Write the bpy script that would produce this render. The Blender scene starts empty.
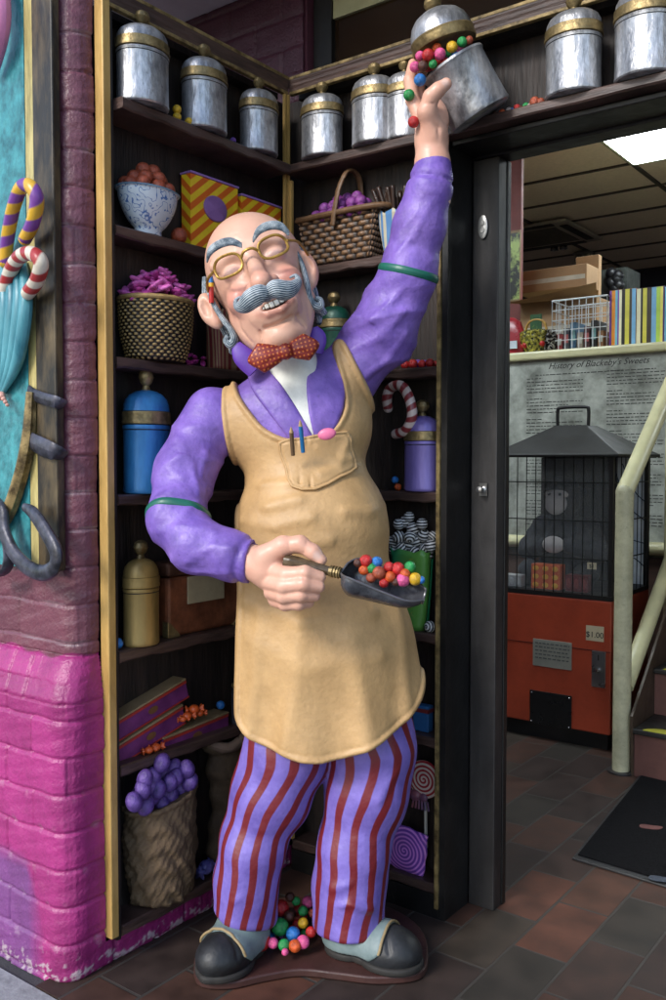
import bpy, math, random
import numpy as np
from mathutils import Vector, Matrix

# ------------------------------------------------------------------ camera
YAW = math.radians(36.8); PITCH = math.radians(2.43); CH = 1.28; FPX = 917.0
CX, CY = 1.802, -2.187
RV = np.array([math.cos(YAW), math.sin(YAW), 0.0])      # image right, in the world
FV = np.array([-math.sin(YAW), math.cos(YAW), 0.0])     # view direction, level
SC = bpy.context.scene
cam_d = bpy.data.cameras.new('camera'); cam = bpy.data.objects.new('camera', cam_d)
SC.collection.objects.link(cam); SC.camera = cam
cam.location = (CX, CY, CH)
cam.rotation_euler = (math.radians(90) - PITCH, 0, YAW)
cam_d.sensor_fit = 'VERTICAL'; cam_d.sensor_height = 36; cam_d.lens = 36 * FPX / 1000
cam_d.clip_start = 0.05; cam_d.clip_end = 2000

# ------------------------------------------------------------------ sky, sun, exposure
w = bpy.data.worlds.new('World'); SC.world = w; w.use_nodes = True
wn = w.node_tree
sky = wn.nodes.new('ShaderNodeTexSky'); sky.sky_type = 'NISHITA'; sky.sun_disc = False
sd = RV * (-0.62) + FV * (-0.62) + np.array([0, 0, 0.62])      # towards the sun
sd = sd / np.linalg.norm(sd)
sky.sun_elevation = math.asin(sd[2]); sky.sun_rotation = math.atan2(sd[0], sd[1])
wn.links.new(sky.outputs[0], wn.nodes['Background'].inputs[0])
wn.nodes['Background'].inputs[1].default_value = 0.15
sl = bpy.data.lights.new('sun', 'SUN'); sl.energy = 1.4; sl.angle = math.radians(15); sl.color = (1, 0.97, 0.92)
so = bpy.data.objects.new('sun', sl); SC.collection.objects.link(so)
so.rotation_euler = Vector(sd).to_track_quat('Z', 'Y').to_euler()
SC.view_settings.view_transform = 'Standard'; SC.view_settings.look = 'None'
SC.view_settings.gamma = 1; SC.view_settings.use_curve_mapping = False
SC.view_settings.exposure = 0.88

# ------------------------------------------------------------------ photo geometry helpers
cp, sp = math.cos(PITCH), math.sin(PITCH)
def S(px, py, d):
    """point seen at photo pixel (px,py), d metres along the view axis, as (right, ahead, height)"""
    a = (px - 333) / FPX * d; b = -(py - 500) / FPX * d
    return np.array([a, d * cp + b * sp, CH - d * sp + b * cp])
def W(c):
    return np.array([CX, CY, 0]) + RV * c[0] + FV * c[1] + np.array([0, 0, c[2]])
def on_plane(px, py, axis, val):
    r = W(S(px, py, 1.0)) - np.array([CX, CY, CH])
    o = np.array([CX, CY, CH]); t = (val - o[axis]) / r[axis]
    return o + r * t
def floor_at(px, py, z=0.0): return on_plane(px, py, 2, z)
def LW(px, z, inset=0.0):
    """Y on the left shelf unit at plane X=-inset, height z, under photo column px"""
    k = (px - 333) / FPX; dx = -inset - CX
    # lat = dx*RV0 + dy*RV1 ; fwd = dx*FV0 + dy*FV1 ; lat = k*(fwd*cp - (z-CH)*sp)
    dy = (k * (dx * FV[0] * cp - (z - CH) * sp) - dx * RV[0]) / (RV[1] - k * FV[1] * cp)
    return dy + CY
def BW(px, z, inset=0.0):
    k = (px - 333) / FPX; dy = inset - CY
    dx = (k * (dy * FV[1] * cp - (z - CH) * sp) - dy * RV[1]) / (RV[0] - k * FV[0] * cp)
    return dx + CX

rnd = random.Random(7)
COL = SC.collection

# ------------------------------------------------------------------ materials
MATS = {}
def nd(nt, typ, **kw):
    n = nt.nodes.new(typ)
    for k, v in kw.items(): setattr(n, k, v)
    return n
def c4(c): return (c[0], c[1], c[2], 1)
def mat(name, col, rough=0.5, metal=0.0, var=0.18, scale=9, bump=0.15, bscale=70, col2=None, stretch=(1, 1, 1),
        spec=0.5, coat=0.0, thr=(0.3, 0.7), dist=0.004, rvar=0.12, grime=0.0, gs=11):
    if name in MATS: return MATS[name]
    m = bpy.data.materials.new(name); m.use_nodes = True; nt = m.node_tree; MATS[name] = m
    b = nt.nodes['Principled BSDF']
    b.inputs['Roughness'].default_value = rough; b.inputs['Metallic'].default_value = metal
    b.inputs['Specular IOR Level'].default_value = spec; b.inputs['Coat Weight'].default_value = coat
    tc = nd(nt, 'ShaderNodeTexCoord'); mp = nd(nt, 'ShaderNodeMapping'); mp.inputs['Scale'].default_value = stretch
    nt.links.new(tc.outputs['Object'], mp.inputs['Vector'])
    n1 = nd(nt, 'ShaderNodeTexNoise'); n1.inputs['Scale'].default_value = scale; n1.inputs['Detail'].default_value = 6
    n1.inputs['Roughness'].default_value = 0.65
    nt.links.new(mp.outputs[0], n1.inputs['Vector'])
    cr = nd(nt, 'ShaderNodeValToRGB')
    a = [max(0, c * (1 - var)) for c in col]; z = [min(1, c * (1 + var)) for c in col] if col2 is None else col2
    cr.color_ramp.elements[0].color = c4(a); cr.color_ramp.elements[1].color = c4(z)
    cr.color_ramp.elements[0].position = thr[0]; cr.color_ramp.elements[1].position = thr[1]
    nt.links.new(n1.outputs[0], cr.inputs[0]); out = cr.outputs[0]
    if grime:
        g1 = nd(nt, 'ShaderNodeTexNoise'); g1.inputs['Scale'].default_value = gs; g1.inputs['Detail'].default_value = 9; g1.inputs['Roughness'].default_value = .72
        nt.links.new(tc.outputs['Object'], g1.inputs['Vector'])
        gr = nd(nt, 'ShaderNodeMapRange'); gr.inputs['From Min'].default_value = .30; gr.inputs['From Max'].default_value = .62; gr.inputs['To Min'].default_value = 1-grime; gr.inputs['To Max'].default_value = 1.06
        nt.links.new(g1.outputs[0], gr.inputs[0])
        g2 = nd(nt, 'ShaderNodeTexNoise'); g2.inputs['Scale'].default_value = gs*9; g2.inputs['Detail'].default_value = 3
        nt.links.new(tc.outputs['Object'], g2.inputs['Vector'])
        gq = nd(nt, 'ShaderNodeMapRange'); gq.inputs['From Min'].default_value = .27; gq.inputs['From Max'].default_value = .36; gq.inputs['To Min'].default_value = 1-grime*.6; gq.inputs['To Max'].default_value = 1
        nt.links.new(g2.outputs[0], gq.inputs[0])
        gm_ = nd(nt, 'ShaderNodeMath', operation='MULTIPLY'); nt.links.new(gr.outputs[0], gm_.inputs[0]); nt.links.new(gq.outputs[0], gm_.inputs[1])
        gx_ = nd(nt, 'ShaderNodeMix', data_type='RGBA', blend_type='MULTIPLY'); gx_.inputs[0].default_value = 1
        nt.links.new(out, gx_.inputs[6]); nt.links.new(gm_.outputs[0], gx_.inputs[7]); gx_.name = 'grimed'; m['grimed'] = 'grimed'
    nt.links.new((gx_.outputs[2] if grime else out), b.inputs['Base Color'])
    mr = nd(nt, 'ShaderNodeMapRange'); mr.inputs['To Min'].default_value = max(0.02, rough - rvar); mr.inputs['To Max'].default_value = min(1, rough + rvar)
    n3 = nd(nt, 'ShaderNodeTexNoise'); n3.inputs['Scale'].default_value = scale * 2.7; nt.links.new(mp.outputs[0], n3.inputs['Vector'])
    nt.links.new(n3.outputs[0], mr.inputs[0]); nt.links.new(mr.outputs[0], b.inputs['Roughness'])
    if bump:
        n2 = nd(nt, 'ShaderNodeTexNoise'); n2.inputs['Scale'].default_value = bscale; n2.inputs['Detail'].default_value = 4
        nt.links.new(mp.outputs[0], n2.inputs['Vector'])
        bp = nd(nt, 'ShaderNodeBump'); bp.inputs['Strength'].default_value = bump; bp.inputs['Distance'].default_value = dist
        nt.links.new(n2.outputs[0], bp.inputs['Height']); nt.links.new(bp.outputs[0], b.inputs['Normal'])
    m['base'] = cr.name
    return m
def fac_mat(name, base, colb, kind='fract', thr=0.5, soft=0.06, attr='s', wob=0.0, wscale=20, **kw):
    """base material + second colour where attribute s says so"""
    if name in MATS: return MATS[name]
    m = mat(name, base, **kw); nt = m.node_tree; b = nt.nodes['Principled BSDF']
    cr = nt.nodes[m['base']]
    at = nd(nt, 'ShaderNodeAttribute', attribute_name=attr)
    src = at.outputs['Fac']
    if wob:
        tc = nd(nt, 'ShaderNodeTexCoord'); nn = nd(nt, 'ShaderNodeTexNoise'); nn.inputs['Scale'].default_value = wscale
        nt.links.new(tc.outputs['Object'], nn.inputs['Vector'])
        mm = nd(nt, 'ShaderNodeMath', operation='MULTIPLY_ADD'); mm.inputs[1].default_value = wob
        nt.links.new(nn.outputs[0], mm.inputs[0]); nt.links.new(src, mm.inputs[2]); src = mm.outputs[0]
    if kind == 'fract':
        f = nd(nt, 'ShaderNodeMath', operation='PINGPONG'); f.inputs[1].default_value = 0.5
        nt.links.new(src, f.inputs[0]); src = f.outputs[0]; t0 = thr * 0.5
    else: t0 = thr
    mr = nd(nt, 'ShaderNodeMapRange', interpolation_type='SMOOTHSTEP')
    mr.inputs['From Min'].default_value = t0 - soft; mr.inputs['From Max'].default_value = t0 + soft
    nt.links.new(src, mr.inputs[0])
    mx = nd(nt, 'ShaderNodeMix', data_type='RGBA')
    nt.links.new(mr.outputs[0], mx.inputs[0]); nt.links.new(cr.outputs[0], mx.inputs[6]); mx.inputs[7].default_value = c4(colb)
    nt.links.new(mx.outputs[2], b.inputs['Base Color'])
    return m
def vcol_mat(name, rough=0.45, bump=0.12, bscale=90, var=0.1, scale=14, spec=0.5):
    """colour comes from the painted vertex attribute Col"""
    m = mat(name, (1, 1, 1), rough=rough, bump=bump, bscale=bscale, var=var, scale=scale, spec=spec); nt = m.node_tree
    b = nt.nodes['Principled BSDF']; cr = nt.nodes[m['base']]
    at = nd(nt, 'ShaderNodeAttribute', attribute_name='Col')
    mx = nd(nt, 'ShaderNodeMix', data_type='RGBA', blend_type='MULTIPLY'); mx.inputs[0].default_value = 1
    nt.links.new(at.outputs['Color'], mx.inputs[6]); nt.links.new(cr.outputs[0], mx.inputs[7])
    nt.links.new(mx.outputs[2], b.inputs['Base Color'])
    return m

# ------------------------------------------------------------------ mesh helpers
class MB:
    def __init__(s): s.v = []; s.f = []; s.n = 0; s.a = []; s.c = []; s.fc = 0
    def add(s, V, F, A=None, C=None):
        V = np.asarray(V, float).reshape(-1, 3); k = len(V)
        s.v.append(V); s.f += [tuple(int(i) + s.n for i in q) for q in F]
        s.a.append(np.zeros(k) if A is None else np.asarray(A, float).ravel())
        s.c.append(np.ones((k, 3)) if C is None else np.asarray(C, float).reshape(-1, 3)); s.n += k
        return s
    def box(s, lo, hi, M=None):
        x0, y0, z0 = lo; x1, y1, z1 = hi
        V = np.array([(x0,y0,z0),(x1,y0,z0),(x1,y1,z0),(x0,y1,z0),(x0,y0,z1),(x1,y0,z1),(x1,y1,z1),(x0,y1,z1)], float)
        if M is not None: V = V @ M[0].T + M[1]
        return s.add(V, [(0,3,2,1),(4,5,6,7),(0,1,5,4),(1,2,6,5),(2,3,7,6),(3,0,4,7)])
    def lathe(s, prof, seg=32, o=(0,0,0), disp=None, ex=1.0, ey=1.0, cap=True):
        P = np.array(prof, float); n = len(P)
        th = np.linspace(0, 2*math.pi, seg, endpoint=False)
        R = np.repeat(P[:, :1], seg, 1); Z = np.repeat(P[:, 1:2], seg, 1); T = np.repeat(th[None], n, 0)
        A = np.zeros_like(R)
        if disp is not None:
            d, A = disp(T, Z, R); R = R + d
        V = np.stack([R*np.cos(T)*ex + o[0], R*np.sin(T)*ey + o[1], Z + o[2]], -1).reshape(-1, 3)
        F = []
        for i in range(n-1):
            for j in range(seg):
                k = (j+1) % seg; F.append((i*seg+j, i*seg+k, (i+1)*seg+k, (i+1)*seg+j))
        if cap:
            if P[0, 0] > 1e-4: F.append(tuple(range(seg-1, -1, -1)))
            if P[-1, 0] > 1e-4: F.append(tuple((n-1)*seg + j for j in range(seg)))
        return s.add(V, F, A)
    def tube(s, pts, rad, seg=12, ss=5, flat=(1, 1), up=(0, 0, 1), attr=None, groove=0, gk=9, gt=3.0, cap=True, raw=False):
        """smooth tube through pts; rad list; flat = (side, up) radius factors; closed sections, seam duplicated"""
        pts = np.array(pts, float); rad = np.array(rad if np.ndim(rad) else [rad]*len(pts), float)
        n = len(pts)
        if n > 2 and not raw:
            Q, RR = [], []
            for i in range(n-1):
                p0 = pts[max(i-1, 0)]; p1 = pts[i]; p2 = pts[i+1]; p3 = pts[min(i+2, n-1)]
                r0 = rad[max(i-1, 0)]; r1 = rad[i]; r2 = rad[i+1]; r3 = rad[min(i+2, n-1)]
                for k in range(ss):
                    t = k/ss; h = [-.5*t+t*t-.5*t**3, 1-2.5*t*t+1.5*t**3, .5*t+2*t*t-1.5*t**3, -.5*t*t+.5*t**3]
                    Q.append(h[0]*p0+h[1]*p1+h[2]*p2+h[3]*p3); RR.append(h[0]*r0+h[1]*r1+h[2]*r2+h[3]*r3)
            Q.append(pts[-1]); RR.append(rad[-1]); pts = np.array(Q); rad = np.maximum(np.array(RR), 1e-4)
        n = len(pts)
        T = np.gradient(pts, axis=0); T /= np.linalg.norm(T, axis=1)[:, None] + 1e-12
        u = np.array(up, float); L = np.concatenate([[0], np.cumsum(np.linalg.norm(np.diff(pts, axis=0), axis=1))])
        th = np.linspace(0, 2*math.pi, seg+1); V = []; A = []
        sd_ = np.cross(T[0], u)
        if np.linalg.norm(sd_) < 1e-3: sd_ = np.cross(T[0], [1, 0.1, 0])
        sd_ /= np.linalg.norm(sd_)
        for i in range(n):
            sd_ = sd_ - T[i]*np.dot(sd_, T[i]); sd_ /= np.linalg.norm(sd_)+1e-12; uu = np.cross(sd_, T[i])
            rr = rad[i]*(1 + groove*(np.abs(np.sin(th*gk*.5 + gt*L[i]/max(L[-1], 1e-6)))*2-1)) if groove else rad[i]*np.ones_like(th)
            rr[-1] = rr[0]
            V.append(pts[i] + np.outer(np.cos(th)*rr*flat[0], sd_) + np.outer(np.sin(th)*rr*flat[1], uu))
            if attr is not None: A.append(L[i]/attr + th/(2*math.pi))
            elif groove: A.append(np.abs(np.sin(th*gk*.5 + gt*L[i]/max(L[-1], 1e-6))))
            else: A.append(th*0)
        V = np.array(V).reshape(-1, 3); F = []; m = seg+1
        for i in range(n-1):
            for j in range(seg): F.append((i*m+j, i*m+j+1, (i+1)*m+j+1, (i+1)*m+j))
        if cap: F.append(tuple(range(seg-1, -1, -1))); F.append(tuple((n-1)*m+j for j in range(seg)))
        return s.add(V, F, np.array(A))
    def ball(s, c, r, nu=20, nv=12, sc=(1, 1, 1), attr=None, rot=None):
        V, A = [], []
        for i in range(nv+1):
            ph = math.pi*i/nv
            for j in range(nu+1):
                th = 2*math.pi*j/nu
                p = np.array([math.sin(ph)*math.cos(th), math.sin(ph)*math.sin(th), math.cos(ph)])
                V.append(p*np.array(sc)*r); A.append(attr(p, th) if attr else 0)
        V = np.array(V)
        if rot is not None: V = V @ np.array(rot).T
        m = nu+1; F = []
        for i in range(nv):
            for j in range(nu):
                q = (i*m+j, (i+1)*m+j, (i+1)*m+j+1, i*m+j+1)
                F.append(q)
        return s.add(V+np.array(c), F, A)
    def prism(s, poly, axis, a0, a1):
        """extrude 2D poly; axis 0:(y,z) 1:(x,z) 2:(x,y)"""
        def mk(q, a): return {0: (a, q[0], q[1]), 1: (q[0], a, q[1]), 2: (q[0], q[1], a)}[axis]
        n = len(poly); V = [mk(q, a0) for q in poly] + [mk(q, a1) for q in poly]
        F = [tuple(range(n)), tuple(range(2*n-1, n-1, -1))] + [(i, i+n, (i+1) % n+n, (i+1) % n) for i in range(n)]
        return s.add(V, F)
    def xf(s, M, t=(0, 0, 0)):
        s.v = [v @ np.array(M).T + np.array(t) for v in s.v]; return s
    def obj(s, name, m, parent=None, origin=(0, 0, 0), smooth=True, bevel=0, loc=None, rot=None, sharp=35, fixn=True):
        me = bpy.data.meshes.new(name); V = np.concatenate(s.v) - np.array(origin)
        me.from_pydata(V.tolist(), [], s.f)
        a = me.attributes.new('s', 'FLOAT', 'POINT'); a.data.foreach_set('value', np.concatenate(s.a).astype(np.float32))
        c = me.attributes.new('Col', 'FLOAT_COLOR', 'POINT'); cc = np.concatenate(s.c)
        c.data.foreach_set('color', np.concatenate([cc, np.ones((len(cc), 1))], 1).astype(np.float32).ravel())
        if fixn:
            import bmesh
            bm = bmesh.new(); bm.from_mesh(me); bmesh.ops.recalc_face_normals(bm, faces=bm.faces); bm.to_mesh(me); bm.free()
        me.update()
        if smooth:
            me.polygons.foreach_set('use_smooth', [True]*len(me.polygons))
            if sharp: me.set_sharp_from_angle(angle=math.radians(sharp))
        for mm in (m if isinstance(m, (list, tuple)) else [m]): me.materials.append(mm)
        o = bpy.data.objects.new(name, me); COL.objects.link(o)
        if parent is not None: o.parent = parent
        if loc is not None: o.location = loc
        if rot is not None: o.rotation_euler = rot
        if bevel:
            bv = o.modifiers.new('bevel', 'BEVEL'); bv.width = bevel; bv.segments = 2; bv.limit_method = 'ANGLE'; bv.angle_limit = math.radians(40)
            bv.harden_normals = False
        return o
def tag(o, label=None, cat=None, group=None, kind=None):
    if label: o['label'] = label
    if cat: o['category'] = cat
    if group: o['group'] = group
    if kind: o['kind'] = kind
    return o
def thing(name, label, cat, loc=(0, 0, 0), rz=0, group=None):
    o = bpy.data.objects.new(name, None); COL.objects.link(o); o.location = loc; o.rotation_euler = (0, 0, rz)
    o.empty_display_size = 0.05
    return tag(o, label, cat, group)
def dup(root, loc, label=None, group=None, rot=None, scale=None):
    r = root.copy(); COL.objects.link(r); r.location = loc
    if rot is not None: r.rotation_euler = rot
    if scale is not None: r.scale = scale
    if label: r['label'] = label
    if group: r['group'] = group
    for ch in list(root.children):
        c = ch.copy(); COL.objects.link(c); c.parent = r
        for g in list(ch.children):
            d = g.copy(); COL.objects.link(d); d.parent = c
    return r
def thingC(name, label, cat, c, group=None):
    """a thing authored in (right, ahead, height) coordinates round point c"""
    return thing(name, label, cat, W(np.array(c)), YAW, group)
def text_mesh(body, size, depth=0.0005, shear=0.0, align='CENTER'):
    cu = bpy.data.curves.new('lettering', 'FONT'); cu.body = body; cu.size = size; cu.extrude = depth; cu.shear = shear
    cu.align_x = align; cu.resolution_u = 3
    o = bpy.data.objects.new('lettering', cu); COL.objects.link(o)
    bpy.context.view_layer.update()
    me = bpy.data.meshes.new_from_object(o.evaluated_get(bpy.context.evaluated_depsgraph_get()))
    V = np.zeros(len(me.vertices)*3); me.vertices.foreach_get('co', V); V = V.reshape(-1, 3)
    F = [tuple(p.vertices) for p in me.polygons]
    bpy.data.objects.remove(o); bpy.data.curves.remove(cu); bpy.data.meshes.remove(me)
    return V, F

# ------------------------------------------------------------------ distance-field sculpting
def surfnet(f, lo, hi, h):
    xs = [np.arange(lo[i], hi[i]+h, h, dtype=np.float32) for i in range(3)]
    X, Y, Z = np.meshgrid(*xs, indexing='ij'); V = f(X, Y, Z).astype(np.float32)
    ins = V < 0; sh = [n-1 for n in V.shape]
    acc = np.zeros(sh+[3], np.float32); cnt = np.zeros(sh, np.float32)
    idx3 = np.meshgrid(*[np.arange(n, dtype=np.float32) for n in V.shape], indexing='ij')
    cross = []
    for a in range(3):
        s0 = [slice(None)]*3; s1 = [slice(None)]*3; s0[a] = slice(0, -1); s1[a] = slice(1, None)
        s0 = tuple(s0); s1 = tuple(s1)
        v0, v1 = V[s0], V[s1]; cr = ins[s0] != ins[s1]; cross.append(cr)
        t = np.where(cr, v0/np.where(cr, v0-v1, 1), 0)
        pos = [idx3[b][s0] + (t if b == a else 0) for b in range(3)]
        o1, o2 = [b for b in range(3) if b != a]
        for i in (0, 1):
            for j in (0, 1):
                sl_ = [slice(None)]*3
                sl_[o1] = slice(i, V.shape[o1]-1+i); sl_[o2] = slice(j, V.shape[o2]-1+j); sl_ = tuple(sl_)
                m = cr[sl_]; cnt += m
                for b in range(3): acc[..., b] += np.where(m, pos[b][sl_], 0)
    mask = cnt > 0; num = -np.ones(sh, np.int64); num[mask] = np.arange(mask.sum())
    P = acc[mask]/cnt[mask][:, None]*h + np.array([x[0] for x in xs])
    F = []
    for a in range(3):
        o1, o2 = [(1, 2), (2, 0), (0, 1)][a]
        ii = np.argwhere(cross[a]); 
        ok = (ii[:, o1] > 0) & (ii[:, o2] > 0) & (ii[:, o1] < V.shape[o1]-1) & (ii[:, o2] < V.shape[o2]-1); ii = ii[ok]
        def cell(d1, d2):
            q = ii.copy(); q[:, o1] -= d1; q[:, o2] -= d2; return num[q[:, 0], q[:, 1], q[:, 2]]
        q = np.stack([cell(1, 1), cell(0, 1), cell(0, 0), cell(1, 0)], 1)
        flip = ~ins[ii[:, 0], ii[:, 1], ii[:, 2]]; q[flip] = q[flip][:, ::-1]; F.append(q)
    return P.astype(float), np.concatenate(F)
def smin(a, b, k):
    h = np.clip(0.5+0.5*(b-a)/k, 0, 1); return b*(1-h)+a*h-k*h*(1-h)
def smax(a, b, k): return -smin(-a, -b, k)
def ell(X, Y, Z, c, r):
    x, y, z = X-c[0], Y-c[1], Z-c[2]
    k0 = np.sqrt((x/r[0])**2+(y/r[1])**2+(z/r[2])**2)+1e-6; k1 = np.sqrt((x/r[0]**2)**2+(y/r[1]**2)**2+(z/r[2]**2)**2)+1e-6
    return k0*(k0-1)/k1
def seg_d(X, Y, Z, a, b):
    ax, ay, az = a; bx, by, bz = b[0]-ax, b[1]-ay, b[2]-az; L = bx*bx+by*by+bz*bz+1e-12
    t = np.clip(((X-ax)*bx+(Y-ay)*by+(Z-az)*bz)/L, 0, 1)
    return np.sqrt((X-ax-t*bx)**2+(Y-ay-t*by)**2+(Z-az-t*bz)**2), t
def cap(X, Y, Z, a, b, ra, rb):
    d, t = seg_d(X, Y, Z, a, b); return d-(ra+(rb-ra)*t)
def chain(X, Y, Z, pts, rad, k=0.02):
    r = None
    for i in range(len(pts)-1):
        c = cap(X, Y, Z, pts[i], pts[i+1], rad[i], rad[i+1]); r = c if r is None else smin(r, c, k)
    return r
def pline(X, Y, Z, pts):
    r = None
    for i in range(len(pts)-1):
        d, _ = seg_d(X, Y, Z, pts[i], pts[i+1]); r = d if r is None else np.minimum(r, d)
    return r
def ridge(X, Y, Z, pts, wd): return np.exp(-(pline(X, Y, Z, pts)/wd)**2)
def poly2(x, z, poly):
    d = None; ins = np.zeros(x.shape, bool); n = len(poly)
    for i in range(n):
        ax, az = poly[i]; bx, bz = poly[(i+1) % n]; ex, ez = bx-ax, bz-az
        t = np.clip(((x-ax)*ex+(z-az)*ez)/(ex*ex+ez*ez+1e-12), 0, 1)
        q = np.hypot(x-ax-t*ex, z-az-t*ez); d = q if d is None else np.minimum(d, q)
        c = ((az > z) != (bz > z)) & (x < (bx-ax)*(z-az)/((bz-az) if abs(bz-az) > 1e-9 else 1e-9)+ax); ins ^= c
    return np.where(ins, -d, d)
def smooth_poly(pts, ss=4):
    P = np.array(pts, float); n = len(P); out = []
    for i in range(n):
        p0, p1, p2, p3 = P[i-1], P[i], P[(i+1) % n], P[(i+2) % n]
        for k in range(ss):
            t = k/ss
            out.append((-.5*t+t*t-.5*t**3)*p0+(1-2.5*t*t+1.5*t**3)*p1+(.5*t+2*t*t-1.5*t**3)*p2+(-.5*t*t+.5*t**3)*p3)
    return np.array(out)
def wob(X, Y, Z, f, seed=0):
    a = seed*1.7
    return (np.sin(f*(X+.6*Z)+a)+np.sin(f*1.31*(Y-.5*X+.3*Z)+2*a)+np.sin(f*.83*(Z+.7*Y)+3*a+1))/3
# ================================================================== THE SETTING
WOOD = mat('dark_shelf_wood', (0.010, 0.0065, 0.0055), rough=0.62, var=0.5, scale=14, stretch=(3, 3, 0.35), bump=0.5, bscale=40, col2=(0.038, 0.023, 0.018), thr=(.35, .8))
WOODH = mat('dark_shelf_board_wood', (0.045, 0.024, 0.019), rough=0.45, var=0.5, scale=12, stretch=(.5, .5, 4), bump=0.5, bscale=40, col2=(0.13, 0.075, 0.06), thr=(.3, .8))
BLACK = mat('black_paint', (0.006, 0.0055, 0.0055), rough=0.48, var=0.4, scale=6, bump=0.4, bscale=35, col2=(0.018, 0.016, 0.015), grime=.3, thr=(.35, .8))
GREYP = mat('dark_grey_frame_paint', (0.020, 0.018, 0.018), rough=0.5, var=0.3, scale=7, bump=0.4, bscale=35, stretch=(1, 1, .3), col2=(.042, .039, .038), grime=.4)
OCHRE = mat('ochre_gilt_paint', (0.48, 0.28, 0.07), rough=0.45, metal=0.15, var=0.3, scale=16, stretch=(1, 1, .25), bump=0.4, bscale=60, col2=(0.66, 0.42, 0.14))
OCHRE2 = mat('worn_gilt_paint', (0.10, 0.065, 0.025), rough=0.45, metal=0.3, var=0.3, scale=26, bump=0.5, bscale=60, col2=(0.50, 0.36, 0.15), thr=(.35, .75))
SOFF = mat('soffit_paint', (0.78, 0.80, 0.80), rough=0.7, scale=3)

# ground -----------------------------------------------------------
def tile_mat():
    m = mat('quarry_tile', (.05, .03, .025), rough=.42, scale=5); nt = m.node_tree; b = nt.nodes['Principled BSDF']
    tc = nd(nt, 'ShaderNodeTexCoord'); mp = nd(nt, 'ShaderNodeMapping'); mp.inputs['Rotation'].default_value = (0, 0, math.radians(90))
    nt.links.new(tc.outputs['Object'], mp.inputs[0])
    br = nd(nt, 'ShaderNodeTexBrick'); br.offset = .5; br.inputs['Scale'].default_value = 1; br.inputs['Brick Width'].default_value = .30; br.inputs['Row Height'].default_value = .152
    br.inputs['Mortar Size'].default_value = .0048; br.inputs['Mortar Smooth'].default_value = .3; br.inputs['Bias'].default_value = 0
    br.inputs['Color1'].default_value = (0, 0, 0, 1); br.inputs['Color2'].default_value = (1, 1, 1, 1); br.inputs['Mortar'].default_value = (.5, .5, .5, 1)
    nt.links.new(mp.outputs[0], br.inputs[0])
    cr = nd(nt, 'ShaderNodeValToRGB'); el = cr.color_ramp; el.interpolation = 'CONSTANT'
    cs = [(0, (.036, .024, .020)), (.2, (.060, .030, .021)), (.36, (.036, .030, .024)), (.52, (.072, .034, .022)), (.66, (.045, .027, .021)), (.82, (.092, .038, .024)), (.9, (.046, .035, .026))]
    el.elements[0].position = 0; el.elements[0].color = c4(cs[0][1]); el.elements[1].position = cs[1][0]; el.elements[1].color = c4(cs[1][1])
    for p_, c_ in cs[2:]:
        e = el.elements.new(p_); e.color = c4(c_)
    nt.links.new(br.outputs['Color'], cr.inputs[0])
    n = nd(nt, 'ShaderNodeTexNoise'); n.inputs['Scale'].default_value = 11; n.inputs['Detail'].default_value = 8; nt.links.new(tc.outputs['Object'], n.inputs[0])
    r2 = nd(nt, 'ShaderNodeValToRGB'); r2.color_ramp.elements[0].position = .25; r2.color_ramp.elements[0].color = (.5, .5, .5, 1); r2.color_ramp.elements[1].position = .75; r2.color_ramp.elements[1].color = (1.35, 1.3, 1.3, 1)
    nt.links.new(n.outputs[0], r2.inputs[0])
    mx = nd(nt, 'ShaderNodeMix', data_type='RGBA', blend_type='MULTIPLY'); mx.inputs[0].default_value = 1
    nt.links.new(cr.outputs[0], mx.inputs[6]); nt.links.new(r2.outputs[0], mx.inputs[7])
    mj = nd(nt, 'ShaderNodeMix', data_type='RGBA'); nt.links.new(br.outputs['Fac'], mj.inputs[0]); nt.links.new(mx.outputs[2], mj.inputs[6]); mj.inputs[7].default_value = (.046, .040, .035, 1)
    nt.links.new(mj.outputs[2], b.inputs['Base Color'])
    iv = nd(nt, 'ShaderNodeMath', operation='SUBTRACT'); iv.inputs[0].default_value = 1; nt.links.new(br.outputs['Fac'], iv.inputs[1])
    ad = nd(nt, 'ShaderNodeMath', operation='MULTIPLY_ADD'); ad.inputs[1].default_value = .35; nt.links.new(n.outputs[0], ad.inputs[0]); nt.links.new(iv.outputs[0], ad.inputs[2])
    bp = nd(nt, 'ShaderNodeBump'); bp.inputs['Strength'].default_value = .6; bp.inputs['Distance'].default_value = .004
    nt.links.new(ad.outputs[0], bp.inputs['Height']); nt.links.new(bp.outputs[0], b.inputs['Normal'])
    mr = nd(nt, 'ShaderNodeMapRange'); mr.inputs['To Min'].default_value = .48; mr.inputs['To Max'].default_value = .85; b.inputs['Specular IOR Level'].default_value = .3; nt.links.new(n.outputs[0], mr.inputs[0]); nt.links.new(mr.outputs[0], b.inputs['Roughness'])
    return m
TILE = tile_mat()
CONC = mat('concrete', (0.26, 0.27, 0.28), rough=.8, var=.3, scale=14, bump=.5, bscale=90)
def struct(name, b, m, **k): o = b.obj(name, m, smooth=False, **k); return tag(o, kind='structure')
b = MB(); b.add([(-600, -600, -.012), (600, -600, -.012), (600, 600, -.012), (-600, 600, -.012)], [(0, 1, 2, 3)]); struct('ground', b, mat('asphalt', (.05, .05, .052), rough=.85, scale=30, bump=.5, bscale=200))
b = MB(); b.box((-12, -3.2, -.011), (12, -.874, -.002)); struct('pavement', b, CONC)
b = MB(); b.box((-.09, -.87, -.011), (6.0, 8.2, 0.0)); b.box((-5.6, .206, -.011), (-.0901, 8.2, 0.0)); struct('tiled_floor', b, TILE)

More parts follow.
